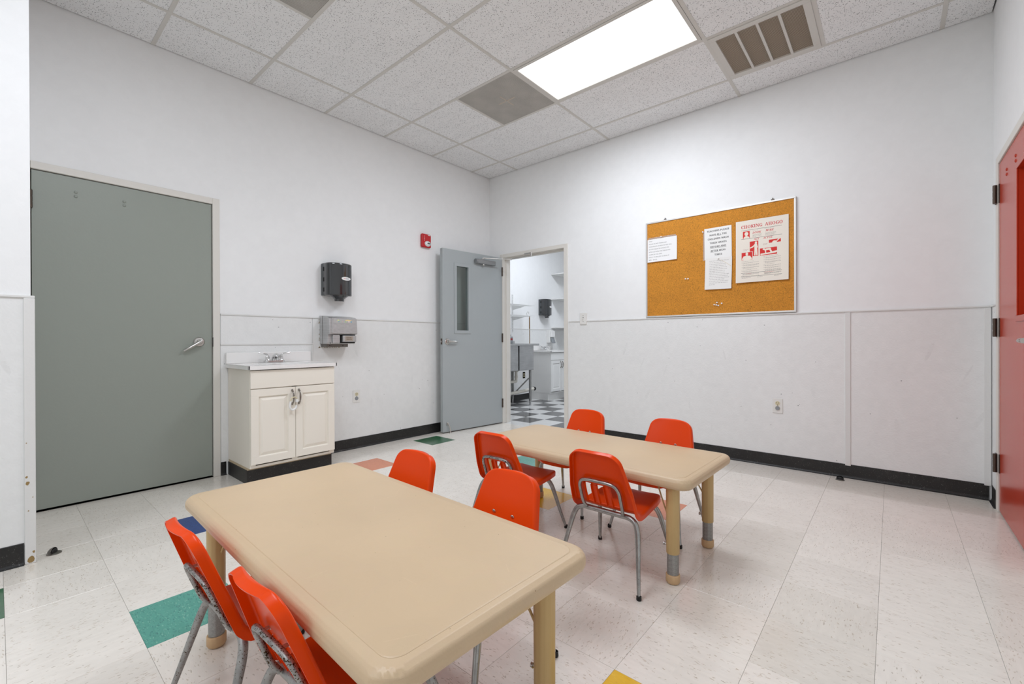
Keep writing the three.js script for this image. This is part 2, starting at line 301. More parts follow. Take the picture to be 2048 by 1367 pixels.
mesh('wainscot_panel', bx(W - PT, W, 0.09, WY, 0.012, 0.19), M.panel, wallRight);
mesh('cap_strip', bx(W - 0.013, W, WY, WY + 0.012, 0.012, 0.19, 0.003), M.whiteTrim, wallRight);
mesh('wainscot_panel', bx(0.855, 0.861, 0.09, WY, 3.989, ZN), M.panel, wallReturn);
mesh('cap_strip', bx(0.855, 0.8675, WY, WY + 0.012, 3.954, ZN, 0.003), M.whiteTrim, wallReturn);
mesh('corner_guard', [bx(0.83, 0.862, 0.0, WY, 3.9535, 3.9665, 0.003), bx(0.855, 0.869, 0.0, WY, 3.954, 3.990, 0.003)], M.whiteTrim, wallReturn);
{ // chipped paint on the corner guard
  const c = [];
  for (const [y, h, z, w] of [[0.002, 0.035, 3.970, 0.026], [0.045, 0.014, 3.962, 0.01], [0.36, 0.02, 3.98, 0.014], [0.392, 0.012, 3.983, 0.009], [0.24, 0.006, 3.978, 0.005], [0.3, 0.005, 3.964, 0.004], [0.55, 0.006, 3.983, 0.004]]) {
    const s = new THREE.Shape(), n = 9; for (let k = 0; k < n; k++) { const a = k / n * 6.283, r = rr(0.65, 1.1); (k ? s.lineTo : s.moveTo).call(s, Math.cos(a) * r * w / 2, Math.sin(a) * r * h / 2); }
    c.push(at(new THREE.ExtrudeGeometry(s, { depth: 0.0006, bevelEnabled: false }), 0.8688, y + h / 2, z, 0, Math.PI / 2, 0));
  }
  mesh('paint_chip', c, M.stain, wallReturn);
}

// vinyl cove baseboards
const cove = [[0, 0], [0.016, 0], [0.0155, 0.0015], [0.009, 0.005], [0.005, 0.012], [0.0035, 0.02], [0.0035, 0.098], [0.002, 0.1], [0, 0.1]];
function coveRun(len) { return run(cove, len); }        // lies in local xy, runs along +z, out along +x
const bL = struct('baseboard_left', [uvBox(at(coveRun(2.305), PT, 0, 0.003)), uvBox(at(coveRun(0.035), 0.002, 0, 2.93))], M.baseboard, 'black vinyl cove base under the dispenser wall', 'baseboard');
struct('baseboard_back', [uvBox(at(coveRun(3.13), 4.325, 0, PT, 0, -Math.PI / 2, 0))], M.baseboard, 'long black vinyl cove base under the cork board wall', 'baseboard');
struct('baseboard_right', [uvBox(at(coveRun(0.17), W - PT, 0, 0.188, 0, Math.PI, 0))], M.baseboard, 'short black vinyl cove base beside the red door', 'baseboard');
struct('baseboard_return', [uvBox(at(coveRun(ZN - 3.992), 0.861, 0, 3.992))], M.baseboard, 'black vinyl cove base on the wall projection', 'baseboard');
struct('baseboard_kitchen', [uvBox(at(coveRun(1.9), -0.968, 0, -2.02))], M.baseboard, 'black cove base below the steel kitchen sink', 'baseboard');

// ------------------------------------------------------------------ suspended ceiling
const XL = [0, 0.4566, 1.6758, 2.895, 4.1142, W], ZL = [0]; for (let z = 0.3121; z < ZN; z += 0.6096) ZL.push(z); ZL.push(ZN);
const ceiling = struct('ceiling', [bx(-T, W + T, TOP - 0.04, TOP, -T, ZN + T)], M.deck, 'suspended ceiling of white speckled lay-in tiles', 'ceiling');
function lay(x0, x1, z0, z1) {
  const e = 0.004, k = 0.008, g = bx(x0 + (x0 < 0.01 ? k : e), x1 - (x1 > W - 0.01 ? k : e), H + 0.0015, H + 0.016, z0 + (z0 < 0.01 ? k : e), z1 - e), uv = g.attributes.uv, ou = Math.floor(rnd() * 7) * 0.173, ov = Math.floor(rnd() * 7) * 0.091;
  for (let i = 0; i < uv.count; i++) uv.setXY(i, uv.getX(i) + ou, uv.getY(i) + ov);
  mesh('ceiling_tile', g, M.tile[Math.floor(rnd() * 3)], ceiling);
}
const skip = { '2,2': 'light', '2,6': 'light', '2,10': 'light' };
for (let i = 0; i < 5; i++) for (let j = 0; j < ZL.length - 1; j++) {
  const x0 = XL[i], x1 = XL[i + 1], z0 = ZL[j], z1 = ZL[j + 1];
  if (skip[i + ',' + j]) continue;
  if (i === 1 && (j === 2 || j === 5)) { lay(x0, 1.0662, z0, z1); continue; }
  if (i === 3 && j === 1) { lay(3.5046, x1, z0, z1); continue; }
  lay(x0, x1, z0, z1);
}
function tee(x0, x1, z0, z1, name) { mesh(name, bx(x0, x1, H - 0.0008, H + 0.0012, z0, z1), M.tee, ceiling); }
for (const x of XL.slice(1, 5)) tee(x - 0.012, x + 0.012, 0.002, ZN, 'main_runner');
for (let i = 0; i < 5; i++) for (const z of ZL.slice(1, -1)) tee(XL[i] + (i ? 0.0125 : 0.003), XL[i + 1] - (i < 4 ? 0.0125 : 0.003), z - 0.012, z + 0.012, 'cross_tee');
for (const [x, j] of [[1.0662, 2], [1.0662, 5], [3.5046, 1]]) tee(x - 0.012, x + 0.012, ZL[j] + 0.0125, ZL[j + 1] - 0.0125, 'cross_tee');
struct('ceiling_kitchen', [bx(-1.09, 2.72, H, H + 0.1, -3.82, -T)], M.tile[0], 'white ceiling of the kitchen', 'ceiling');

function troffer(x0, x1, z0, z1, label) {
  const cx = (x0 + x1) / 2, cz = (z0 + z1) / 2, o = thing('ceiling_light', label, 'light', [cx, H, cz], 0, 'fluorescent troffers'), w = (x1 - x0) / 2 - 0.014, d = (z1 - z0) / 2 - 0.014;
  const f = 0.024;
  mesh('frame', [bx(-w, w, -0.004, 0.012, -d, -d + f, 0.002), bx(-w, w, -0.004, 0.012, d - f, d, 0.002), bx(-w, -w + f, -0.004, 0.012, -d + f, d - f, 0.002), bx(w - f, w, -0.004, 0.012, -d + f, d - f, 0.002)], M.tee, o);
  mesh('housing', [bx(-w, w, 0.09, 0.1, -d, d), bx(-w, -w + 0.006, 0.012, 0.09, -d, d), bx(w - 0.006, w, 0.012, 0.09, -d, d), bx(-w, w, 0.012, 0.09, -d, -d + 0.006), bx(-w, w, 0.012, 0.09, d - 0.006, d)], M.tee, o);
  mesh('diffuser_lens', bx(-w + f - 0.004, w - f + 0.004, 0.002, 0.006, -d + f - 0.004, d - f + 0.004), M.lightLens, o);
}
troffer(1.6758, 2.895, ZL[2], ZL[3], 'lit ceiling light panel beside the perforated vent, between cork board wall and tables');
troffer(1.6758, 2.895, ZL[6], ZL[7], 'lit ceiling light panel over the nearer end of the room');
troffer(1.6758, 2.895, ZL[10], ZL[11], 'lit ceiling light panel farthest from the cork board wall');
{ const o = thing('ceiling_light', 'lit ceiling light panel in the kitchen', 'light', [0.55, H - 0.003, -1.55], 0, 'fluorescent troffers'); mesh('frame', [bx(-0.6, 0.6, -0.002, 0.003, -0.3, -0.27), bx(-0.6, 0.6, -0.002, 0.003, 0.27, 0.3), bx(-0.6, -0.57, -0.002, 0.003, -0.27, 0.27), bx(0.57, 0.6, -0.002, 0.003, -0.27, 0.27)], M.tee, o); mesh('diffuser_lens', bx(-0.57, 0.57, -0.001, 0.003, -0.27, 0.27), M.lightLens, o); }
function perforated(z0, z1, label, brace) {
  const o = thing('perforated_vent', label, 'vent', [(1.0662 + 1.6758) / 2, H, (z0 + z1) / 2], 0, 'perforated ceiling vents'), h = 0.2925;
  mesh('face', bx(-h, h, 0.001, 0.003, -h, h), M.perf, o);
  mesh('housing', bx(-h, h, 0.004, 0.1, -h, h), M.duct, o);
  mesh('screw', at(new THREE.SphereGeometry(0.006, 12, 8), 0, 0, 0), M.satin, o);
  if (brace) mesh('cross_brace', [bx(-0.09, 0.09, 0.0001, 0.001, -0.004, 0.004), bx(-0.004, 0.004, 0.0001, 0.001, -0.09, 0.09)], M.louvre, o);
}
perforated(ZL[2], ZL[3], 'square perforated brownish ceiling vent touching the lit panel', true);
perforated(ZL[5], ZL[6], 'square perforated ceiling vent above the grey closed door side, away from the lit panel', false);
{ // return grille with four louvred columns
  const o = thing('return_grille', 'white framed ceiling return grille with four dusty louvred columns', 'vent', [3.1998, H, (ZL[1] + ZL[2]) / 2]);
  const h = 0.2925, f = 0.042;
  mesh('frame', [bx(-h, h, -0.006, 0.01, -h, -h + f, 0.002), bx(-h, h, -0.006, 0.01, h - f, h, 0.002), bx(-h, -h + f, -0.006, 0.01, -h + f, h - f, 0.002), bx(h - f, h, -0.006, 0.01, -h + f, h - f, 0.002)], M.tee, o);
  const cw = (2 * (h - f)) / 4;
  for (let k = 1; k < 4; k++) mesh('mullion', bx(-h + f + k * cw - 0.008, -h + f + k * cw + 0.008, -0.005, 0.01, -h + f, h - f), M.tee, o);
  for (let k = 0; k < 4; k++) {
    const gs = [], x0 = -h + f + k * cw + (k ? 0.008 : 0), x1 = -h + f + (k + 1) * cw - (k < 3 ? 0.008 : 0);
    for (let z = -h + f + 0.006; z < h - f; z += 0.0125) gs.push(at(new THREE.BoxGeometry(x1 - x0, 0.0012, 0.0126), (x0 + x1) / 2, 0.003, z, 0.32, 0, 0));
    const m = mesh('louvre_column', gs, M.louvre, o); m.userData.kind = 'stuff';
  }
  mesh('duct_box', bx(-h + 0.01, h - 0.01, 0.03, 0.1, -h + 0.01, h - 0.01), M.duct, o);
}

// ------------------------------------------------------------------ doors
function screwPair(x, y, z, nx, mat, parent) { for (const d of [-0.013, 0.013]) mesh('bolt_head', at(new THREE.SphereGeometry(0.009, 14, 10).scale(0.6, 1, 1), x, y + d, z), mat, parent); }
function hingeParts(parent, x, y, z) { // knuckle stands proud of the face
  const o = [at(cyl(0.0085, 0.0085, 0.108, 14), x, y, z)];
  for (const k of [-0.036, 0, 0.036]) o.push(at(cyl(0.0092, 0.0092, 0.03, 14), x, y + k, z));
  return o;
}
function levers(parent, x, y, z, dz, droop, side = 1) {   // rose on plane x, lever running along z by dz
  const h = new THREE.Group(); h.name = 'door_handle'; parent.add(h);
  mesh('rose', at(lathe([[0, 0], [0.036, 0], [0.036, 0.004], [0.03, 0.011], [0.018, 0.014], [0.014, 0.03], [0.0, 0.03]]), x, y, z, 0, 0, -Math.PI / 2 * side), M.satin, h);
  const L = 0.115, s = Math.sign(dz), c = Math.cos(droop), sn = Math.sin(droop), pts = [];
  for (const [t, out] of [[-0.012, 0.034], [0.02, 0.036], [0.06, 0.036], [0.09, 0.034], [L, 0.026]]) pts.push([x + side * out, y - sn * t, z + s * c * t]);
  const g = sweep(pts, t => 0.0125 - 0.0035 * t, { seg: 20, sides: 14 });
  mesh('lever', g, M.satin, h);
  mesh('key_cylinder', at(cyl(0.006, 0.006, 0.004, 16), x + side * 0.048, y, z, 0, 0, Math.PI / 2), M.satin, h);
  return h;
}
// closed grey door in the left wall
{
  const fr = struct('trim_1', null, null, 'cream painted steel frame of the grey closed door', 'door frame');
  mesh('jamb', bx(-T, 0.012, 0, 2.085, 2.968, 3.014, 0.004), M.frameCream, fr);
  mesh('jamb', bx(-T, 0.012, 0, 2.085, 3.936, 3.977, 0.004), M.frameCream, fr);
  mesh('head', bx(-T, 0.012, 2.04, 2.085, 3.014, 3.936, 0.004), M.frameCream, fr);
  const d = struct('door_1', null, null, 'closed grey-green painted door with lever handle beside the vanity', 'door');
  mesh('leaf', bx(-0.046, -0.001, 0.012, 2.036, 3.018, 3.932, 0.002), M.doorGrey, d);
  levers(d, -0.001, 1.011, 3.10, 1, 33 * RAD);
  screwPair(0.0, 1.933, 3.743, 1, M.doorGrey, d); screwPair(0.0, 1.929, 3.513, 1, M.doorGrey, d);
  for (const y of [1.86, 1.05, 0.27]) mesh('hinge', hingeParts(d, 0.006, y, 3.936), M.hinge, d);
  mesh('strike_plate', bx(0.0121, 0.0132, 0.975, 1.045, 3.0135, 3.0175), M.black, d);
  mesh('gap_shade_panel', bx(-0.1, -0.06, 0, 2.04, 3.014, 3.936), M.darkHole, d);  // added near-black sheet behind the leaf, gives the door gaps their shade
}
// frame of the kitchen doorway and its open door
{
  const fr = struct('trim_2', null, null, 'cream painted steel frame of the kitchen doorway', 'door frame');
  const jam = (x0, x1) => bx(x0, x1, 0, 2.075, -T - 0.012, 0.012, 0.004);
  mesh('jamb', [jam(0.185, 0.232), bx(0.23, 0.246, 0, 2.02, -0.085, -0.045)], M.frameCream, fr);
  mesh('jamb', [jam(1.128, 1.177), bx(1.112, 1.13, 0, 2.02, -0.085, -0.045)], M.frameCream, fr);
  mesh('head', [bx(0.232, 1.128, 2.03, 2.075, -T - 0.012, 0.012, 0.004), bx(0.232, 1.128, 2.014, 2.032, -0.085, -0.045)], M.frameCream, fr);
  const d = struct('door_2', null, null, 'open grey door with narrow wired glass window and closer, at the kitchen doorway', 'door');
  d.position.set(0.2215, 0, 0.013); d.rotation.y = -Math.PI / 2 - 5.3 * RAD;   // local +x runs from the hinge to the free edge, local -z is the face towards the room
  const w = 0.885, y0 = 0.012, y1 = 2.03, a = 0.527, b = 0.697, c = 1.13, e = 1.855;
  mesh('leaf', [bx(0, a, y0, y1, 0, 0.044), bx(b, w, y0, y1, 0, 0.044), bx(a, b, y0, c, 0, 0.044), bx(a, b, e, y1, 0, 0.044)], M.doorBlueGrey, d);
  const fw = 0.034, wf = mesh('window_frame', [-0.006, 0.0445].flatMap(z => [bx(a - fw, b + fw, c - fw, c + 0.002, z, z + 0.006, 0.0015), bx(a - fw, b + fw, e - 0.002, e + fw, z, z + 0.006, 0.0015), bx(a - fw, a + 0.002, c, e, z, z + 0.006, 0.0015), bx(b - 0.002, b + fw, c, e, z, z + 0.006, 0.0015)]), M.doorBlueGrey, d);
  mesh('pane', bx(a - 0.004, b + 0.004, c - 0.004, e + 0.004, 0.02, 0.026), M.wiredGlass, wf);
  const wires = [], st = 0.0127, hw = b - a, hh = e - c;
  for (let k = -Math.ceil(hh / st); k < Math.ceil(hw / st) + 2; k++) for (const sgn of [1, -1]) {
    // diagonal wires clipped to the pane
    const pts = []; const f = x => sgn * (x - k * st * 1) + (sgn > 0 ? 0 : hh);
    const xs = [0, hw].map(x => [x, f(x)]), ys = [0, hh].map(y => [(y - (sgn > 0 ? 0 : hh)) / sgn + k * st, y]);
    for (const p of [...xs, ...ys]) if (p[0] >= -1e-6 && p[0] <= hw + 1e-6 && p[1] >= -1e-6 && p[1] <= hh + 1e-6 && !pts.some(q => Math.hypot(q[0] - p[0], q[1] - p[1]) < 1e-4)) pts.push(p);
    if (pts.length < 2) continue;
    const [p, q] = pts, L = Math.hypot(q[0] - p[0], q[1] - p[1]), g = new THREE.BoxGeometry(L, 0.0005, 0.0005); g.rotateZ(Math.atan2(q[1] - p[1], q[0] - p[0])); g.translate(a + (p[0] + q[0]) / 2, c + (p[1] + q[1]) / 2, 0.019); wires.push(g);
  }
  mesh('wire_mesh', wires, M.satin, wf).userData.kind = 'stuff';
  const h = new THREE.Group(); h.name = 'door_handle'; d.add(h);
  mesh('rose', at(lathe([[0, 0], [0.036, 0], [0.036, 0.004], [0.03, 0.011], [0.018, 0.014], [0.014, 0.03], [0, 0.03]]), w - 0.062, 1.007, 0, -Math.PI / 2, 0, 0), M.satin, h);
  mesh('lever', sweep([[w - 0.052, 1.007, -0.034], [w - 0.08, 1.007, -0.037], [w - 0.12, 1.006, -0.037], [w - 0.15, 1.004, -0.035], [w - 0.178, 1.002, -0.026]], t => 0.0125 - 0.0035 * t, { seg: 20 }), M.satin, h);
  mesh('latch_plate', bx(w - 0.001, w + 0.0012, 0.975, 1.04, 0.009, 0.036), M.hinge, d);
  mesh('latch_bolt', bx(w, w + 0.011, 0.997, 1.016, 0.015, 0.030, 0.002), M.satin, d);
  const cl = mesh('closer_body', [bx(0.14, 0.425, 1.912, 1.966, -0.048, -0.004, 0.01), at(cyl(0.027, 0.027, 0.03, 20), 0.43, 1.939, -0.028, 0, 0, Math.PI / 2)], M.closer, d);
  mesh('adjuster', at(new THREE.SphereGeometry(0.015, 16, 12), 0.325, 1.905, -0.03), M.satin, cl);
  mesh('closer_arm', [sweep([[0.33, 1.968, -0.028], [0.33, 1.984, -0.028]], 0.009, { seg: 4 }), sweep([[0.33, 1.984, -0.028], [0.2, 1.98, -0.12], [0.06, 1.978, -0.222]], 0.0055, { seg: 10 }), at(cyl(0.01, 0.01, 0.018, 14), 0.06, 1.978, -0.222), sweep([[0.06, 1.984, -0.222], [0.035, 1.99, -0.36], [0.004, 1.996, -0.5]], 0.005, { seg: 10 }), at(cyl(0.009, 0.009, 0.04, 14), 0.004, 2.005, -0.5), sweep([[0.004, 2.022, -0.5], [0.012, 2.024, -0.4]], 0.008, { seg: 4 })], M.satin, d);
  mesh('kick_down_holder', [bx(w - 0.07, w - 0.045, 0.088, 0.118, -0.012, 0.0, 0.003), sweep([[w - 0.058, 0.105, -0.014], [w - 0.066, 0.08, -0.026], [w - 0.075, 0.045, -0.03], [w - 0.078, 0.014, -0.03]], 0.0065, { seg: 14 }), at(cyl(0.012, 0.009, 0.014, 14), w - 0.078, 0.007, -0.03)], M.satin, d);
  for (const y of [1.86, 1.05, 0.25]) mesh('hinge', hingeParts(d, 0.002, y, -0.007), M.hinge, d);
}
// red door in the right wall
{
  const fr = struct('trim_3', null, null, 'white painted steel frame of the red door', 'door frame');
  mesh('jamb', bx(W - 0.014, W + T, 0, 2.082, 0.196, 0.252, 0.004), M.frameCream, fr);
  mesh('jamb', bx(W - 0.014, W + T, 0, 2.082, 1.174, 1.228, 0.004), M.frameCream, fr);
  mesh('head', bx(W - 0.014, W + T, 2.036, 2.082, 0.252, 1.174, 0.004), M.frameCream, fr);
  const d = struct('door_3', null, null, 'glossy red door with dark bronze hinges next to the cork board wall', 'door');
  const x0 = W - 0.006, a = 0.77, b = 0.98, c = 1.13, e = 1.86;
  mesh('leaf', [bx(x0, x0 + 0.044, 0.01, 2.032, 0.256, a), bx(x0, x0 + 0.044, 0.01, 2.032, b, 1.17), bx(x0, x0 + 0.044, 0.01, c, a, b), bx(x0, x0 + 0.044, e, 2.032, a, b)], M.doorRed, d);
  const f = 0.03, wf = mesh('window_frame', [bx(x0 - 0.007, x0, c - f, c, a - f, b + f, 0.002), bx(x0 - 0.007, x0, e, e + f, a - f, b + f, 0.002), bx(x0 - 0.007, x0, c, e, a - f, a, 0.002), bx(x0 - 0.007, x0, c, e, b, b + f, 0.002)], M.doorRed, d);
  mesh('window_panel', bx(x0 + 0.03, x0 + 0.036, c - 0.004, e + 0.004, a - 0.004, b + 0.004), M.doorRed, wf);
  for (const y of [1.861, 1.081, 0.286]) {
    const hg = mesh('hinge', hingeParts(d, W - 0.024, y, 0.249), M.hinge, d);
    mesh('hinge_leaf', [bx(W - 0.02, W - 0.0142, y - 0.054, y + 0.054, 0.212, 0.249), bx(x0 - 0.004, x0 - 0.0002, y - 0.054, y + 0.054, 0.256, 0.274)], M.hinge, hg);
  }
  levers(d, x0, 1.006, 1.11, -1, 0, -1);
  screwPair(x0, 1.926, 0.474, 1, M.doorRed, d); screwPair(x0, 1.929, 0.704, 1, M.doorRed, d);
}

// ------------------------------------------------------------------ chairs
function makeShell() {
  const path = new THREE.CatmullRomCurve3([[-0.206, 0.288], [-0.196, 0.2965], [-0.178, 0.300], [-0.10, 0.298], [0.0, 0.291], [0.05, 0.288], [0.082, 0.292], [0.102, 0.309], [0.113, 0.335], [0.138, 0.405], [0.163, 0.475], [0.194, 0.562]].map(([z, y]) => V(0, y, z)), false, 'centripetal');
  const SL = path.getLength(), r = 0.011, D = 0.027, tau = 0.0036;
  const key = [[0, 0.127], [0.16, 0.143], [0.42, 0.149], [0.55, 0.151], [0.68, 0.147], [0.86, 0.127], [1, 0.112]];
  const hw0 = s => { for (let k = 1; k < key.length; k++) if (s <= key[k][0]) { const [a, b] = [key[k - 1], key[k]], t = (s - a[0]) / (b[0] - a[0]); return a[1] + (b[1] - a[1]) * t; } return key[key.length - 1][1]; };
  const hw = s => { const m = s * SL, Rf = 0.045, Rt = 0.05; let w = hw0(s); if (m < Rf) w += -Rf + Math.sqrt(Math.max(0, Rf * Rf - (Rf - m) ** 2)); if (SL - m < Rt) w += -Rt + Math.sqrt(Math.max(0, Rt * Rt - (Rt - (SL - m)) ** 2)); return w; };
  const roll = []; for (let k = 0; k <= 5; k++) { const a = k / 5 * Math.PI / 2; roll.push([r * (1 - Math.cos(a)), r * (1 - Math.sin(a))]); }
  const edge = [[0, D], [0, D * 0.68], ...roll];                     // [inset, drop]
  const slots = [[-0.56, -0.33], [-0.115, 0.115], [0.33, 0.56]];
  const cols = []; for (const [e, d] of edge) cols.push({ e, d, t: -1 });
  const ts = [-0.93, -0.85, -0.77, -0.69, -0.62, -0.56, -0.485, -0.41, -0.33, -0.26, -0.185, -0.115, -0.04, 0.04, 0.115, 0.185, 0.26, 0.33, 0.41, 0.485, 0.56, 0.62, 0.69, 0.77, 0.85, 0.93];
  for (const t of ts) cols.push({ e: r, d: 0, t }); for (const [e, d] of [...edge].reverse()) cols.push({ e, d, t: 1 });
  const yAt = s => path.getPointAt(s).y; let sa = 0.5, sb = 0.5; while (yAt(sa) < 0.312) sa += 0.002; sb = sa; while (yAt(sb) < 0.402) sb += 0.002;
  const rows = []; for (const [e, d] of edge) rows.push({ s: e / SL, d });
  const n = 46; const ss = []; for (let k = 1; k < n; k++) ss.push(k / n);
  for (const e of [0.016, 0.022, 0.03]) { ss.push(e / SL, 1 - e / SL); } ss.push(sa, sb);
  for (const s of ss.sort((a, b) => a - b)) if (s > (r + 0.002) / SL && s < 1 - (r + 0.002) / SL && !(rows.length && s - rows[rows.length - 1].s < 0.0035 && s !== sa && s !== sb)) rows.push({ s, d: 0 });
  for (const [e, d] of [...edge].reverse()) rows.push({ s: 1 - e / SL, d });
  // outline of the sheet in the flat (x, path length), for the rounded edge
  const outl = []; { const N = 240, add = m => outl.push([hw(m / SL), m]); for (let k = 0; k <= 24; k++) add(0.045 * (1 - Math.cos(k / 24 * Math.PI / 2))); for (let k = 1; k < N; k++) add(0.045 + (SL - 0.095) * k / N); for (let k = 24; k >= 0; k--) add(SL - 0.05 * (1 - Math.cos(k / 24 * Math.PI / 2))); outl.unshift([0, 0]); outl.push([0, SL]); }
  const distTo = (x, m) => { x = Math.abs(x); let b = 1; for (let k = 1; k < outl.length; k++) { const [ax, ay] = outl[k - 1], [bx2, by] = outl[k], dx = bx2 - ax, dy = by - ay, l = dx * dx + dy * dy || 1e-12, t = Math.min(1, Math.max(0, ((x - ax) * dx + (m - ay) * dy) / l)), d = Math.hypot(x - ax - t * dx, m - ay - t * dy); if (d < b) b = d; } return b; };
  const rolled = d => d >= r ? 0 : r - Math.sqrt(Math.max(0, r * r - (r - d) * (r - d)));
  const NC = cols.length, NR = rows.length, F = [], NRM = [];
  for (const q of rows) {
    const p = path.getPointAt(Math.min(1, Math.max(0, q.s))), tg = path.getTangentAt(Math.min(1, Math.max(0, q.s))), nz = -tg.y, ny = tg.z, w = hw(q.s);
    const back = Math.min(1, Math.max(0, (q.s - 0.56) / 0.1)), dish = 0.005 * (1 - back) + 0.009 * back, tw = Math.min(1, Math.max(0, (q.s - 0.8) / 0.2)), crown = 0.007 * tw * tw;
    for (const c of cols) {
      let x = Math.abs(c.t) === 1 ? Math.sign(c.t) * (w - Math.min(c.e, w)) : c.t * (w - r);
      const u = x / Math.max(w, 0.01), lipped = (Math.abs(c.t) === 1 && c.e === 0) || ((q.s <= 0 || q.s >= 1) && true), drop = (lipped ? Math.max(c.d, q.d, r) : rolled(distTo(x, q.s * SL))) + dish * (1 - u * u);
      F.push(V(x, p.y - ny * drop - tg.y * crown * u * u, p.z - nz * drop - tg.z * crown * u * u)); NRM.push(V(0, ny, nz));
    }
  }
  const id = (i, j) => i * NC + j;
  const inSlot = (i, j) => rows[i].s >= sa - 1e-6 && rows[i + 1].s <= sb + 1e-6 && slots.some(([a, b]) => cols[j].e === r && cols[j + 1].e === r && cols[j].d === 0 && cols[j + 1].d === 0 && Math.abs(cols[j].t) < 1 && cols[j].t >= a - 1e-6 && cols[j + 1].t <= b + 1e-6);
  const front = new THREE.BufferGeometry(); front.setAttribute('position', new THREE.Float32BufferAttribute(F.flatMap(v => [v.x, v.y, v.z]), 3));
  const all = [], fi = []; for (let i = 0; i < NR - 1; i++) for (let j = 0; j < NC - 1; j++) { const q = [id(i, j), id(i, j + 1), id(i + 1, j + 1), id(i + 1, j)]; const t = [q[0], q[2], q[1], q[0], q[3], q[2]]; all.push(...t); if (!inSlot(i, j)) fi.push(...t); }
  front.setIndex(all); front.computeVertexNormals();
  // make the normals point to the sitter's side
  { const nn = front.attributes.normal, k = id(Math.floor(NR * 0.3), Math.floor(NC / 2)); if (nn.getY(k) < 0) { for (let i = 0; i < nn.array.length; i++) nn.array[i] *= -1; for (const arr of [fi]) for (let k2 = 0; k2 < arr.length; k2 += 3) [arr[k2 + 1], arr[k2 + 2]] = [arr[k2 + 2], arr[k2 + 1]]; } }
  front.setIndex(fi);
  const fn = front.attributes.normal, back = new THREE.BufferGeometry(), bp = [], bn = [];
  F.forEach((v, k) => { bp.push(v.x - fn.getX(k) * tau, v.y - fn.getY(k) * tau, v.z - fn.getZ(k) * tau); bn.push(-fn.getX(k), -fn.getY(k), -fn.getZ(k)); });
  back.setAttribute('position', new THREE.Float32BufferAttribute(bp, 3)); back.setAttribute('normal', new THREE.Float32BufferAttribute(bn, 3)); const bi = []; for (let k = 0; k < fi.length; k += 3) bi.push(fi[k], fi[k + 2], fi[k + 1]); back.setIndex(bi);
  // rim and slot walls
  const rp = []; const B3 = k => V(bp[3 * k], bp[3 * k + 1], bp[3 * k + 2]);
  const wall = (a, b, c, d) => { for (const v of [a, b, c, a, c, d]) rp.push(v.x, v.y, v.z); };
  const strip = (a, b) => wall(F[a], F[b], B3(b), B3(a));
  for (let i = 0; i < NR - 1; i++) { strip(id(i, 0), id(i + 1, 0)); strip(id(i + 1, NC - 1), id(i, NC - 1)); }
  for (let j = 0; j < NC - 1; j++) { strip(id(0, j + 1), id(0, j)); strip(id(NR - 1, j), id(NR - 1, j + 1)); }
  const lipD = 0.012; const lip = (a, b, ox) => { // the turned-back lip of a slot: two faces and an edge
    const A = F[a], Bv = F[b], da = NRM[a].clone().multiplyScalar(-lipD), db = NRM[b].clone().multiplyScalar(-lipD), o = V(ox, 0, 0);
    wall(A, Bv, Bv.clone().add(db), A.clone().add(da)); wall(A.clone().add(o), Bv.clone().add(o), Bv.clone().add(db).add(o), A.clone().add(da).add(o)); wall(A.clone().add(da), Bv.clone().add(db), Bv.clone().add(db).add(o), A.clone().add(da).add(o)); };
  for (let i = 0; i < NR - 1; i++) for (let j = 1; j < NC - 2; j++) if (inSlot(i, j)) {
    if (!inSlot(i, j - 1)) lip(id(i, j), id(i + 1, j), -0.0025); if (!inSlot(i, j + 1)) lip(id(i, j + 1), id(i + 1, j + 1), 0.0025);
    if (!inSlot(i - 1, j)) strip(id(i, j), id(i, j + 1)); if (!inSlot(i + 1, j)) strip(id(i + 1, j), id(i + 1, j + 1));
  }
  const rim = new THREE.BufferGeometry(); rim.setAttribute('position', new THREE.Float32BufferAttribute(rp, 3)); rim.computeVertexNormals();
  return joined([front, back, rim]);
}
const shellGeo = makeShell();
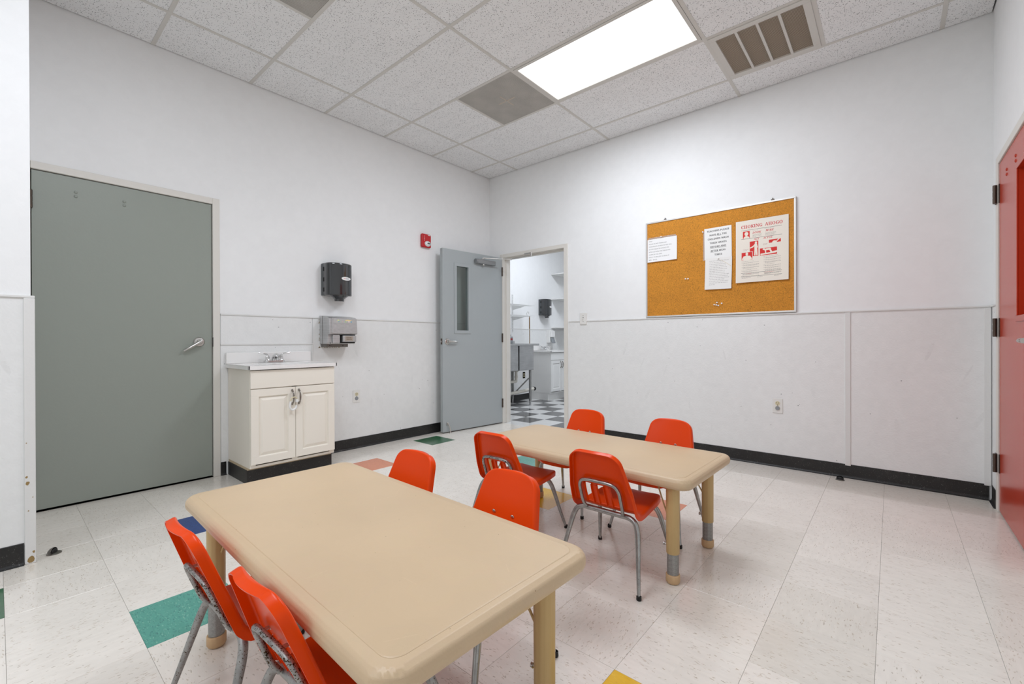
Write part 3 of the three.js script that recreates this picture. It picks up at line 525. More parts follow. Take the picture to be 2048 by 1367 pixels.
const chairGeo = (() => {
  const tap = r => t => t < 0.32 ? r : r - (r - 0.0068) * (t - 0.32) / 0.68;
  const rear = s => sweep([[s * 0.075, 0.275, 0.103], [s * 0.112, 0.274, 0.104], [s * 0.137, 0.262, 0.108], [s * 0.150, 0.238, 0.115], [s * 0.158, 0.205, 0.125], [s * 0.174, 0.105, 0.156], [s * 0.19, 0.006, 0.187]], tap(0.0112), { seg: 36, type: 'centripetal' });
  const frontL = s => sweep([[s * 0.07, 0.278, -0.10], [s * 0.108, 0.276, -0.102], [s * 0.134, 0.262, -0.108], [s * 0.147, 0.238, -0.116], [s * 0.155, 0.205, -0.126], [s * 0.172, 0.105, -0.156], [s * 0.19, 0.006, -0.187]], tap(0.0112), { seg: 36, type: 'centripetal' });
  const foot = (sx, sz) => at(lathe([[0, 0], [0.0085, 0], [0.0102, 0.003], [0.0098, 0.016], [0.0075, 0.0175]], 16), sx * 0.1905, 0, sz * 0.1875, -sz * -0.0, 0, 0);
  return {
    legs: [[rear(-1), foot(-1, 1)], [rear(1), foot(1, 1)], [frontL(-1), foot(-1, -1)], [frontL(1), foot(1, -1)]],
    bars: [sweep([[-0.08, 0.275, 0.103], [0, 0.275, 0.103], [0.08, 0.275, 0.103]], 0.0112, { seg: 6 }), sweep([[-0.075, 0.278, -0.10], [0, 0.278, -0.10], [0.075, 0.278, -0.10]], 0.0112, { seg: 6 })],
    loop: sweep([[-0.087, 0.284, 0.116], [-0.093, 0.305, 0.130], [-0.094, 0.35, 0.1475], [-0.092, 0.39, 0.162], [-0.078, 0.412, 0.170], [-0.05, 0.4195, 0.1725], [0, 0.4205, 0.173], [0.05, 0.4195, 0.1725], [0.078, 0.412, 0.170], [0.092, 0.39, 0.162], [0.094, 0.35, 0.1475], [0.093, 0.305, 0.130], [0.087, 0.284, 0.116]], 0.0072, { seg: 72, type: 'centripetal' }),
    rivet: s => [at(new THREE.SphereGeometry(0.0075, 16, 10).scale(1, 1, 0.45), s * 0.042, 0.420, 0.1508, -0.33, 0, 0), at(cyl(0.004, 0.004, 0.024, 10), s * 0.042, 0.42, 0.162, Math.PI / 2, 0, 0)],
  };
})();
function makeChair(metal, loopMetal) {
  const o = new THREE.Group();
  mesh('seat_shell', shellGeo, M.shell, o);
  chairGeo.legs.forEach(([l, f]) => { const m = mesh('leg', l, metal, o); mesh('foot_cap', f, M.black, m); });
  chairGeo.bars.forEach(b => mesh('crossbar', b, metal, o));
  mesh('back_loop', chairGeo.loop, loopMetal, o);
  for (const s of [-1, 1]) mesh('rivet', chairGeo.rivet(s), M.satin, o);
  return o;
}
const chairClean = makeChair(M.legMetal, M.legMetal), chairRust = makeChair(M.zinc, M.legRust);
const CG = 'orange school chairs';
for (const [x, z, deg, src, label] of [
  [2.500, 3.570, 1, chairRust, 'orange school chair with rust-spotted back loop, beside the teal floor tile'],
  [2.918, 3.548, 1.5, chairRust, 'orange school chair with heavily rusted back loop, next to the chair at the teal tile'],
  [2.85, 3.095, 180, chairClean, 'orange school chair with front rivets showing, between the two tables, facing the taller table'],
  [2.36, 3.135, 180, chairClean, 'orange school chair beside the taller table, nearest the vanity cabinet'],
  [2.335, 2.258, 1, chairRust, 'orange school chair with rusty loop at the lower table, on the side towards the vanity'],
  [2.922, 2.258, 0, chairClean, 'orange school chair with shiny chrome loop, pulled to the lower table'],
  [2.335, 1.722, 180, chairClean, 'orange school chair between the lower table and the kitchen doorway'],
  [2.888, 1.720, 180, chairClean, 'orange school chair between the lower table and the wall outlet below the cork board'],
]) { const c = src.clone(); c.name = numbered('school_chair'); c.position.set(x, 0, z); c.rotation.y = deg * RAD; c.userData = { label, category: 'chair', group: CG }; scene.add(c); }

// ------------------------------------------------------------------ tables
function makeTable(h, steelTop, label, pos, turn, legShift) {
  const o = thing('activity_table', label, 'table', pos, turn, 'tan activity tables'), L = 1.234, D = 0.59, th = 0.047, r = 0.021;
  const g = new THREE.ExtrudeGeometry(rrect(L - 2 * r, D - 2 * r, 0.035), { depth: th - 2 * r, bevelEnabled: true, bevelThickness: r, bevelSize: r, bevelSegments: 7, curveSegments: 10 });
  g.rotateX(-Math.PI / 2); g.translate(0, h - th + r - 0.0012, 0);
  const p = new THREE.ExtrudeGeometry(rrect(L - 0.075, D - 0.075, 0.03), { depth: 0.0006, bevelEnabled: true, bevelThickness: 0.0008, bevelSize: 0.004, bevelSegments: 3, curveSegments: 8 });
  p.rotateX(-Math.PI / 2); p.translate(0, h - 0.0014, 0);
  mesh('tabletop', [uvBox(toCreasedNormals(g, 0.7)), uvBox(toCreasedNormals(p, 0.7))], M.table, o);
  for (const sx of [-1, 1]) for (const sz of [-1, 1]) {
    const x = sx * 0.525, z = sz * 0.215 + legShift;
    const l = mesh('leg', at(lathe([[0, steelTop], [0.0255, steelTop], [0.0265, steelTop + 0.002], [0.0275, h - th + 0.004]]), x, 0, z), M.tableLeg, o);
    mesh('steel_insert', at(lathe([[0.0235, 0.02], [0.0235, steelTop + 0.002]]), x, 0, z), M.zinc, l);
    mesh('foot_cap', at(lathe([[0, 0], [0.019, 0], [0.025, 0.003], [0.0285, 0.009], [0.0285, 0.036], [0.0265, 0.039], [0.0236, 0.039]]), x, 0, z), M.cap, l);
    mesh('leg_brace', sweep([[x - sx * 0.022, h - 0.19, z - sz * 0.008], [x - sx * 0.055, h - 0.12, z - sz * 0.02], [x - sx * 0.085, h - th + 0.002, z - sz * 0.03]], 0.0035, { seg: 8, sides: 8 }), M.tableLeg, l);
    mesh('adjusting_screw', [at(cyl(0.004, 0.004, 0.012, 10), x - sx * 0.03, steelTop + 0.03, z, 0, 0, Math.PI / 2), at(cyl(0.008, 0.008, 0.006, 12), x - sx * 0.037, steelTop + 0.03, z, 0, 0, Math.PI / 2)], M.satin, l);
  }
  return o;
}
makeTable(0.50, 0.165, 'tan plastic activity table set higher, standing between the grey closed door and the other table', [2.679, 0, 3.391], -1.5 * RAD, 0.004);
makeTable(0.455, 0.125, 'tan plastic activity table set lower, standing before the kitchen doorway and cork board wall', [2.646, 0, 1.998], -1.2 * RAD, 0.01);
// ------------------------------------------------------------------ vanity by the grey door (built at the origin: back on x = 0, z 0..0.645 to the left)
function raisedDoor(parent, x, y0, y1, z0, z1, handleZ, mat) {
  const d = new THREE.Group(); d.name = 'cabinet_door'; parent.add(d);
  const w = z1 - z0, h = y1 - y0, t = 0.018, rail = 0.052;
  const fr = [bx(x, x + t, y0, y0 + rail, z0, z1, 0.0025), bx(x, x + t, y1 - rail, y1, z0, z1, 0.0025), bx(x, x + t, y0 + rail - 0.001, y1 - rail + 0.001, z0, z0 + rail, 0.0025), bx(x, x + t, y0 + rail - 0.001, y1 - rail + 0.001, z1 - rail, z1, 0.0025)];
  // bevelled raised panel
  const iw = w - 2 * rail, ih = h - 2 * rail;
  const slope = (inset0, x0, inset1, x1) => {
    const q = (i, xx) => [[xx, y0 + rail + i, z0 + rail + i], [xx, y0 + rail + i, z1 - rail - i], [xx, y1 - rail - i, z1 - rail - i], [xx, y1 - rail - i, z0 + rail + i]];
    const a = q(inset0, x0), b = q(inset1, x1), p = [];
    for (let k = 0; k < 4; k++) { const n = (k + 1) % 4; p.push(...a[k], ...b[n], ...a[n], ...a[k], ...b[k], ...b[n]); }
    const g = new THREE.BufferGeometry(); g.setAttribute('position', new THREE.Float32BufferAttribute(p, 3)); g.computeVertexNormals(); return g;
  };
  mesh('door_frame', [...fr, slope(0, x + t - 0.002, 0.006, x + t - 0.012)], mat, d);
  mesh('raised_panel', [slope(0.006, x + t - 0.012, 0.028, x + t - 0.003), bx(x, x + t - 0.003, y0 + rail + 0.028, y1 - rail - 0.028, z0 + rail + 0.028, z1 - rail - 0.028), bx(x, x + t - 0.013, y0 + rail, y1 - rail, z0 + rail, z1 - rail)], mat, d);
  const hy = y1 - 0.075, hx = x + t;
  mesh('pull_handle', [sweep([[hx, hy + 0.048, handleZ], [hx + 0.012, hy + 0.044, handleZ], [hx + 0.024, hy + 0.028, handleZ], [hx + 0.027, hy, handleZ], [hx + 0.024, hy - 0.028, handleZ], [hx + 0.012, hy - 0.044, handleZ], [hx, hy - 0.048, handleZ]], t2 => 0.0045 + 0.002 * Math.abs(Math.cos(t2 * Math.PI * 2)), { seg: 30 }), at(new THREE.SphereGeometry(0.0095, 14, 10).scale(0.5, 1.2, 0.8), hx, hy + 0.05, handleZ), at(new THREE.SphereGeometry(0.0095, 14, 10).scale(0.5, 1.2, 0.8), hx, hy - 0.05, handleZ)], M.pull, d);
  return d;
}
function vanity(ox, oz, lab, mat, base) {
  const c = thing('vanity_cabinet', lab[0], 'cabinet', [ox, 0, oz]);
  mesh('body', [bx(0.002, 0.44, 0.118, 0.813, 0.012, 0.028), bx(0.002, 0.44, 0.118, 0.813, 0.612, 0.628), bx(0.002, 0.44, 0.118, 0.134, 0.028, 0.612), bx(0.002, 0.012, 0.134, 0.813, 0.028, 0.612), bx(0.424, 0.44, 0.134, 0.813, 0.028, 0.05), bx(0.424, 0.44, 0.134, 0.813, 0.59, 0.612), bx(0.424, 0.44, 0.66, 0.69, 0.05, 0.59), bx(0.424, 0.44, 0.134, 0.69, 0.3, 0.34)], mat, c);
  mesh('plinth', [bx(0.002, 0.388, 0, 0.12, 0.014, 0.626), bx(0.386, 0.392, 0.095, 0.145, 0.013, 0.627)], base ? M.cabinetRaw : mat, c);
  mesh('false_drawer_front', bx(0.44, 0.456, 0.68, 0.808, 0.013, 0.627, 0.003), mat, c);
  raisedDoor(c, 0.44, 0.145, 0.674, 0.3215, 0.626, 0.345, mat); raisedDoor(c, 0.44, 0.145, 0.674, 0.014, 0.3185, 0.296, mat);
  if (base) { mesh('vinyl_base', [bx(0.392, 0.396, 0, 0.098, 0.013, 0.631), bx(0.002, 0.394, 0, 0.098, 0.626, 0.631), bx(0.002, 0.394, 0, 0.098, 0.009, 0.014), bx(0.39, 0.404, 0, 0.003, 0.012, 0.633)], M.baseboard, c); }
  const t = thing('vanity_sink', lab[1], 'sink', [ox, 0.8135, oz]);
  // slab with an oval bowl cut by hand: a ring of quads between rectangle and ellipse
  const X0 = 0.001, X1 = 0.474, Z0 = 0, Z1 = 0.645, cx = 0.27, cz = 0.3225, ex = 0.13, ez = 0.19, th = 0.03, N = 48, p = [];
  const rim = k => { const a = k / N * 2 * Math.PI; return [cx + ex * Math.cos(a), cz + ez * Math.sin(a)]; };
  const outer = k => { const a = k / N * 2 * Math.PI, dx = Math.cos(a), dz = Math.sin(a), s = Math.min(dx > 0 ? (X1 - cx) / dx : dx < 0 ? (X0 - cx) / dx : 9, dz > 0 ? (Z1 - cz) / dz : dz < 0 ? (Z0 - cz) / dz : 9); return [cx + dx * s, cz + dz * s]; };
  for (let k = 0; k < N; k++) { const [a, b] = [rim(k), rim(k + 1)], [c2, d] = [outer(k), outer(k + 1)]; p.push(a[0], th, a[1], d[0], th, d[1], c2[0], th, c2[1], a[0], th, a[1], b[0], th, b[1], d[0], th, d[1]); }
  for (const [qx, qz, sx, sz] of [[X1, Z1, 1, 1], [X1, Z0, 1, -1], [X0, Z1, -1, 1], [X0, Z0, -1, -1]]) { // fill the four corner gaps
    let best = [0, 0], n1 = null, n2 = null; for (let k = 0; k < N; k++) { const a = outer(k), b = outer(k + 1); if (Math.abs(a[0] - b[0]) > 1e-6 && Math.abs(a[1] - b[1]) > 1e-6 && Math.sign(a[0] - cx) === sx && Math.sign(a[1] - cz) === sz) { n1 = a; n2 = b; } }
    if (n1) p.push(n1[0], th, n1[1], n2[0], th, n2[1], qx, th, qz);
  }
  const sg = new THREE.BufferGeometry(); sg.setAttribute('position', new THREE.Float32BufferAttribute(p, 3)); sg.computeVertexNormals(); { const n = sg.attributes.normal; for (let k = 0; k < n.count; k++) n.setXYZ(k, 0, 1, 0); }
  mesh('slab', [sg, bx(X1 - 0.012, X1, 0, th - 0.0002, Z0, Z1, 0.003), bx(X0, X1, 0, th - 0.0002, Z0, Z0 + 0.012, 0.003), bx(X0, X1, 0, th - 0.0002, Z1 - 0.012, Z1, 0.003)], M.counter, t);
  const bowl = new THREE.SphereGeometry(1, 40, 16, 0, Math.PI * 2, Math.PI / 2, Math.PI / 2); bowl.scale(ex, 0.105, ez); bowl.translate(cx, th, cz); mesh('basin', bowl, M.counter, t);
  mesh('backsplash', bx(X0, 0.02, th, th + 0.085, 0.0, 0.645, 0.004), M.counter, t);
  const f = thing('faucet', lab[2], 'faucet', [ox + 0.075, 0.8437, oz + 0.3225]);
  mesh('base_plate', [at(new THREE.ExtrudeGeometry(rrect(0.05, 0.155, 0.024), { depth: 0.012, bevelEnabled: true, bevelThickness: 0.003, bevelSize: 0.002, bevelSegments: 3 }), 0, 0.003, 0, -Math.PI / 2, 0, 0)], M.chrome, f);
  for (const s of [-1, 1]) {
    const h = mesh('valve', at(lathe([[0, 0.012], [0.022, 0.012], [0.021, 0.022], [0.016, 0.03], [0.017, 0.042], [0.013, 0.052], [0.010, 0.062], [0, 0.066]]), 0, 0, s * 0.051), M.chrome, f);
    mesh('lever', sweep([[0, 0.058, s * 0.051], [0.004, 0.069, s * 0.06], [0.008, 0.075, s * 0.085], [0.008, 0.079, s * 0.122]], t2 => 0.0075 - 0.002 * t2, { seg: 14 }), M.chrome, h);
  }
  mesh('spout', [sweep([[0, 0.008, 0], [0.004, 0.038, 0], [0.03, 0.056, 0], [0.07, 0.056, 0], [0.105, 0.047, 0]], t2 => 0.021 - 0.008 * t2, { seg: 24, sides: 16 }), at(cyl(0.011, 0.011, 0.014, 16), 0.1, 0.035, 0)], M.chrome, f);
}
vanity(PT, 2.288, ['cream two-door vanity cabinet beside the grey closed door', 'white vanity sink top with backsplash, beside the grey closed door', 'chrome two-lever faucet on the vanity below the hand dryer'], M.cabinet, true);
{ // child lock hanging from the pull
  const hx = PT + 0.458, y = 0.575, z = 2.288 + 0.345;
  const o = thing('cabinet_lock', 'white plastic U-shaped child lock hanging from the vanity door pull', 'lock', [hx + 0.030, y, z]);
  mesh('shackle', sweep([[0, -0.002, -0.022], [0.004, 0.018, -0.016], [0.008, 0.026, 0.0], [0.004, 0.018, 0.018], [0, -0.004, 0.024]], 0.0042, { seg: 24 }), M.ivory, o);
  mesh('body', sweep([[0, -0.004, 0.024], [0, -0.045, 0.03], [0, -0.068, 0.012], [0, -0.058, -0.012], [0, -0.036, -0.018]], t => 0.0075, { seg: 24 }), M.whitePlastic, o);
  mesh('clasp', bx(-0.007, 0.007, -0.014, 0.008, -0.03, -0.012, 0.003), M.whitePlastic, o);
}

// ------------------------------------------------------------------ towel dispensers (back on local x = 0, z -0.122..0.122, hanging from y 0 up)
function towelDispenser(lab, x, y, z, text) {
  const o = thing('towel_dispenser', lab, 'dispenser', [x, y, z], 0, 'black paper towel dispensers');
  const prof = (x0, x1, hwid, bulge, r) => { const s = new THREE.Shape(); s.moveTo(x0, -hwid); if (bulge) { s.lineTo(x1 - 0.045, -hwid); s.bezierCurveTo(x1 + 0.005, -hwid, x1 + bulge, -hwid * 0.55, x1 + bulge, 0); s.bezierCurveTo(x1 + bulge, hwid * 0.55, x1 + 0.005, hwid, x1 - 0.045, hwid); } else { s.lineTo(x1, -hwid); s.lineTo(x1, hwid); } s.lineTo(x0, hwid); s.lineTo(x0, -hwid); return s; };
  const ex = (s, h, b) => { const g = new THREE.ExtrudeGeometry(s, { depth: h - 2 * b, bevelEnabled: true, bevelThickness: b, bevelSize: b * 0.8, bevelOffset: -b * 0.8, bevelSegments: 4, curveSegments: 20 }); g.rotateX(Math.PI / 2); return at(g, 0, h - b, 0); };
  mesh('housing', ex(prof(0, 0.05, 0.12, 0.0, 0.004), 0.285, 0.006), M.smokeGrey, o);
  const cov = mesh('cover', at(ex(prof(0.05, 0.125, 0.121, 0.04, 0.02), 0.288, 0.012), 0, -0.001, 0), M.smoke, o);
  mesh('hinge_notch', [0.05, 0.14, 0.232].map(h => bx(0.042, 0.06, h - 0.018, h + 0.018, 0.1195, 0.1222)), M.darkHole, o);
  const nz = [[0.092, 0.002], [0.085, -0.006], [0.062, -0.02], [0.044, -0.034], [0.041, -0.054], [0, -0.054]];
  mesh('nozzle', at(lathe(nz.map(([a, b]) => [a, b])).scale(0.75, 1, 1), 0.095, 0.004, 0), M.smoke, o);
  const tex = canvasTex(512, 160, (c, w, h) => { c.fillStyle = '#f4f4f2'; c.fillRect(0, 0, w, h); c.font = 'bold 58px sans-serif'; c.textBaseline = 'middle'; c.fillStyle = '#c2402f'; c.fillText('SAN', 120, h / 2); c.fillStyle = '#243a63'; c.fillText('JAMAR', 245, h / 2); });
  // oval badge wrapped on the front of the cover
  const s = new THREE.Shape(); s.absellipse(0, 0, 0.046, 0.0155, 0, Math.PI * 2); const bg = new THREE.ExtrudeGeometry(s, { depth: 0.002, bevelEnabled: false, curveSegments: 32 }); const uv = bg.attributes.uv, bp = bg.attributes.position; for (let k = 0; k < uv.count; k++) uv.setXY(k, bp.getX(k) / 0.092 + 0.5, bp.getY(k) / 0.031 + 0.5);
  mesh('badge', at(bg, 0.1632, 0.15, -0.028, 0, Math.PI / 2 + 0.13, 0), std({ map: tex, roughness: 0.35 }), cov);
  mesh('key_lock', at(cyl(0.014, 0.014, 0.008, 18), 0.07, 0.15, -0.124, Math.PI / 2, 0, 0), M.smokeGrey, o);
}
towelDispenser('black paper towel dispenser on the wall above the grey hand dryer', 0.0, 1.42, 2.062);
towelDispenser('black paper towel dispenser on the kitchen wall above the soap dispenser', -0.969, 1.472, -2.42);

// ------------------------------------------------------------------ hand dryer
{
  const o = thing('hand_dryer', 'grey metal push-button hand dryer with faded stickers beside the vanity', 'hand dryer', [PT, 0.962, 2.07]);
  const side = new THREE.Shape([[0, 0.028], [0.135, 0.028], [0.15, 0.045], [0.15, 0.108], [0.18, 0.114], [0.182, 0.13], [0.172, 0.25], [0.15, 0.262], [0.06, 0.276], [0, 0.278]].map(p => new THREE.Vector2(...p)));
  const g = new THREE.ExtrudeGeometry(side, { depth: 0.252, bevelEnabled: true, bevelThickness: 0.005, bevelSize: 0.004, bevelOffset: -0.004, bevelSegments: 3 }); g.translate(0, 0, -0.126);
  const bodyM = mesh('cover', uvBox(g), M.dryer, o);
  mesh('front_panel', at(new RoundedBoxGeometry(0.006, 0.132, 0.232, 2, 0.002), 0.1785, 0.186, -0.008, 0, 0, 0.075), M.dryer, bodyM);
  mesh('seam', bx(0.052, 0.056, 0.03, 0.274, 0.1305, 0.1322), M.dryerDark, o);
  mesh('nozzle', [bx(0.15, 0.172, 0.036, 0.104, 0.03, 0.095, 0.004), at(new THREE.TorusGeometry(0.026, 0.007, 10, 24, Math.PI), 0.15, 0.062, 0.106, 0, 0.5, Math.PI / 2)], M.dryer, o);
  mesh('recess', bx(0.1502, 0.1515, 0.034, 0.108, -0.124, 0.028), M.darkHole, o);
  const pb = mesh('push_plate', bx(0.1515, 0.178, 0.046, 0.102, -0.122, 0.006, 0.003), M.dryer, o);
  const lt = canvasTex(256, 128, (c, w, h) => { c.fillStyle = '#a89c8e'; c.fillRect(0, 0, w, h); c.fillStyle = '#4a372c'; const old = seed; seed = 321; for (const y of [22, 70]) for (let x = 40; x < 205; x += rr(13, 22)) { const q = rr(7, 13); c.fillRect(x, y, q, 6); c.fillRect(x, y, 6, 32); c.fillRect(x, y + rr(12, 26), q, 6); } seed = old; });
  mesh('name_plate', at(new THREE.BoxGeometry(0.075, 0.04, 0.0012), 0.1786, 0.075, -0.052, 0, Math.PI / 2, 0), std({ map: lt, roughness: 0.5 }), pb);
  const stk = canvasTex(512, 128, (c, w, h) => { c.fillStyle = '#b9b8b5'; c.fillRect(0, 0, w, h); const bl = [[90, 20, 46, 44, '#d6dba0'], [112, 70, 26, 26, '#4b9fc0'], [60, 60, 30, 20, '#d9b6b4'], [160, 64, 20, 24, '#a8c9b6'], [200, 56, 18, 34, '#dfb0b0'], [270, 18, 150, 34, '#e8cf8d'], [290, 40, 110, 22, '#f0e7c6'], [262, 70, 36, 32, '#a3c684'], [310, 70, 20, 22, '#7e8a8c'], [336, 66, 46, 32, '#eccbd2'], [404, 66, 30, 36, '#5fa9c8']]; for (const [x, y, a, b, f] of bl) { c.fillStyle = f; c.beginPath(); c.ellipse(x + a / 2, y + b / 2, a / 2, b / 2, 0, 0, 6.3); c.fill(); } });
  mesh('sticker_strip', at(new THREE.BoxGeometry(0.205, 0.036, 0.0008), 0.179, 0.228, -0.008, 0, Math.PI / 2, 0).applyMatrix4(new THREE.Matrix4()), std({ map: stk, roughness: 0.5 }), bodyM);
  mesh('base_plate', [bx(0, 0.1, 0, 0.03, -0.085, 0.118, 0.003), bx(0.1, 0.1015, 0.005, 0.019, -0.01, 0.07)], M.dryerDark, o);
  mesh('screw_hole', [0.088, -0.035].map(z => at(cyl(0.004, 0.004, 0.002, 12), 0.1008, 0.013, z, 0, 0, Math.PI / 2)), M.darkHole, o);
  // rust and grime stain on the wall panel round the dryer's lower edge
  const st = []; for (let k = 0; k < 26; k++) { const s = new THREE.Shape(), n = 8, a = rr(0.004, 0.012), b = rr(0.002, 0.005); for (let q = 0; q < n; q++) { const t = q / n * 6.283, r = rr(0.6, 1.1); (q ? s.lineTo : s.moveTo).call(s, Math.cos(t) * r * a, Math.sin(t) * r * b); } st.push(at(new THREE.ExtrudeGeometry(s, { depth: 0.0004, bevelEnabled: false }), 0.0002, k < 18 ? rr(-0.008, 0.002) : rr(0.03, 0.26), k < 18 ? rr(-0.09, 0.135) : rr(0.131, 0.136), 0, Math.PI / 2, 0)); }
  mesh('grime_spots', st, std({ color: 0xa8997c, roughness: 0.9 }), o);
}

// ------------------------------------------------------------------ plates, alarm
function outlet(lab, plane, pos) { // built facing +z
  const o = thing('wall_outlet', lab, 'outlet', pos, plane === 'left' ? Math.PI / 2 : 0, 'duplex wall outlets');
  mesh('cover_plate', bx(-0.036, 0.036, -0.058, 0.058, 0, 0.005, 0.0022), M.plate, o);
  for (const s of [1, -1]) {
    const r = mesh('receptacle', at(cyl(0.017, 0.017, 0.004, 24), 0, s * 0.0195, 0.0045, Math.PI / 2, 0, 0), s > 0 || plane !== 'left' ? M.ivory : M.greyPlastic, o);
    if (s > 0) mesh('slot', [bx(-0.008, -0.0055, s * 0.0195 - 0.001, s * 0.0195 + 0.008, 0.006, 0.0068), bx(0.0055, 0.008, s * 0.0195 - 0.001, s * 0.0195 + 0.007, 0.006, 0.0068), at(cyl(0.0027, 0.0027, 0.0008, 12), 0, s * 0.0195 - 0.008, 0.0064, Math.PI / 2, 0, 0)], M.darkHole, r);
    else mesh('safety_plug', at(cyl(0.016, 0.0155, 0.004, 24), 0, s * 0.0195, 0.0082, Math.PI / 2, 0, 0), M.greyPlastic, r);
  }
  mesh('screw', at(cyl(0.0028, 0.0028, 0.0015, 12), 0, 0, 0.0055, Math.PI / 2, 0, 0), M.hinge, o);
}
outlet('white wall outlet plate beside the vanity, below the hand dryer', 'left', [PT, 0.492, 1.847]);
outlet('white wall outlet plate with one capped socket below the cork board', 'back', [3.169, 0.488, PT]);
{
  const o = thing('light_switch', 'white light switch plate beside the kitchen doorway', 'switch', [1.378, 1.246, 0.0125]);
  mesh('cover_plate', bx(-0.04, 0.04, -0.06, 0.06, -0.0125, 0.005, 0.0022), M.plate, o);
  mesh('toggle', [bx(-0.006, 0.006, -0.013, 0.013, 0.005, 0.0065), at(new RoundedBoxGeometry(0.0085, 0.02, 0.014, 2, 0.002), 0, -0.004, 0.010, 0.5, 0, 0)], M.plate, o);
  mesh('toggle_slot', bx(-0.0065, 0.0065, 0.004, 0.0135, 0.0064, 0.0069), M.darkHole, o);
  mesh('screw', [at(cyl(0.0035, 0.0035, 0.002, 12), 0, 0.031, 0.0055, Math.PI / 2, 0, 0), at(cyl(0.0035, 0.0035, 0.002, 12), 0, -0.031, 0.0055, Math.PI / 2, 0, 0)], M.hinge, o);
}
{
  const o = thing('fire_alarm', 'red fire alarm strobe with clear lens high on the wall', 'fire alarm', [0, 2.1, 1.024], Math.PI / 2);
  mesh('base', bx(-0.062, 0.062, -0.073, 0.073, 0, 0.035, 0.012), M.alarm, o);
  mesh('lens', at(new THREE.SphereGeometry(1, 28, 16), 0.014, -0.034, 0.032).scale(1, 1, 1), M.lensClear, o).geometry = joined(at(new THREE.SphereGeometry(1, 28, 16).scale(0.042, 0.031, 0.026), 0.012, -0.032, 0.031));
  mesh('flash_tube', [at(cyl(0.004, 0.004, 0.04, 10), 0.012, -0.032, 0.056, 0, 0, Math.PI / 2), bx(0.004, 0.02, -0.04, -0.024, 0.0565, 0.059)], M.smokeGrey, o);
  const ft = canvasTex(64, 256, (c, w, h) => { c.fillStyle = '#c3131c'; c.fillRect(0, 0, w, h); c.fillStyle = '#ffffff'; c.font = 'bold 54px sans-serif'; c.textAlign = 'center'; 'FIRE'.split('').forEach((l, k) => c.fillText(l, w / 2, 56 + 60 * k)); });
  mesh('lettering', at(new THREE.PlaneGeometry(0.017, 0.062), -0.032, 0.022, 0.0353), std({ map: ft, roughness: 0.4 }), o);
  mesh('top_label', bx(0.016, 0.05, 0.058, 0.066, 0.0345, 0.0356), M.plate, o);
}
// ------------------------------------------------------------------ cork board and papers
{
  const o = thing('cork_board', 'framed cork bulletin board with three notices on the white wall', 'cork board', [2.686, 1.681, 0.0]);
  const w = 0.611, h = 0.451, f = 0.014;
  mesh('cork_sheet', uvBox(new THREE.BoxGeometry(2 * w - 0.01, 2 * h - 0.01, 0.012).translate(0, 0, 0.006 + 0.0005)), M.cork, o);
  for (const s of [-1, 1]) { mesh('frame_rail', bx(-w, w, s > 0 ? h - f : -h, s > 0 ? h : -h + f, 0.0, 0.019, 0.002), M.alu, o); mesh('frame_stile', bx(s > 0 ? w - f : -w, s > 0 ? w : -w + f, -h + f, h - f, 0.0, 0.019, 0.002), M.alu, o); }
  for (const x of [-0.428, 0.45]) mesh('mounting_clip', [bx(x - 0.012, x + 0.012, h, h + 0.012, 0, 0.006, 0.002), at(cyl(0.004, 0.004, 0.004, 12), x, h + 0.018, 0.004, Math.PI / 2, 0, 0)], M.hinge, o);
}
const BZ = 0.0133;
function paper(name, label, x, y, w, h, tilt, tex, curl, zoff = 0) { // a thin sheet, gently curled
  const g = new THREE.BoxGeometry(w, h, 0.0006, 14, 14, 1), p = g.attributes.position;
  for (let k = 0; k < p.count; k++) { const u = p.getX(k) / w + 0.5, v = p.getY(k) / h + 0.5; p.setZ(k, p.getZ(k) + curl * (Math.pow(Math.max(0, 0.5 - v) * 2, 2) * 0.7 + 0.3 * Math.pow(Math.abs(u - 0.5) * 2, 2)) + 0.0006 + curl * 0.12 * (1 + Math.sin(u * 7 + v * 5))); }
  g.computeVertexNormals(); g.rotateZ(tilt * RAD);
  const m = solo(name, g, std({ map: tex, roughness: 0.75 }), label, 'paper', 'notices on the cork board'); m.position.set(x, y, BZ + 0.001 + zoff); return m;
}
const texStaff = canvasTex(720, 560, (c, w, h) => { c.fillStyle = '#f1f0ef'; c.fillRect(0, 0, w, h); c.fillStyle = '#55524f'; c.font = '34px sans-serif'; ['STAFF', 'PLEASE DO NOT THROW ANY', 'FOOD/FRUITS OR MILK IN THIS SINK.', 'DO NOT WASH THE WASHCLOTH', 'AFTER CLEANING THE TABLES AND', 'CHAIRS IN THIS SINK.', 'GIVE IT TO MR. JOEY TO WASH IT', 'MRS.'].forEach((t, k) => c.fillText(t, 34, 62 + k * 65)); for (const [x, w] of [[140, 12], [160, 16], [184, 12], [204, 18], [230, 10]]) { c.fillRect(x, 494, w, 4); c.fillRect(x, 494, 4, 22); c.fillRect(x, 512, w, 4); } });
const texTeach = canvasTex(560, 724, (c, w, h) => { c.fillStyle = '#f0efec'; c.fillRect(0, 0, w, h); c.fillStyle = '#2c2b2b'; c.textAlign = 'center'; c.font = 'bold 54px sans-serif'; const L = ['TEACHERS PLEASE', 'HAVE ALL THE', 'CHILDREN WASH', 'THEIR HANDS', 'BEFORE AND', 'AFTER MEAL', 'TIMES']; L.forEach((t, k) => c.fillText(t, w / 2 + 6, 92 + k * 92)); c.lineWidth = 4; c.strokeStyle = '#2c2b2b'; const ul = (a, b, y) => { c.beginPath(); c.moveTo(a, y); c.lineTo(b, y); c.stroke(); }; ul(255, 362, 194); ul(122, 452, 470); ul(126, 290, 562); });
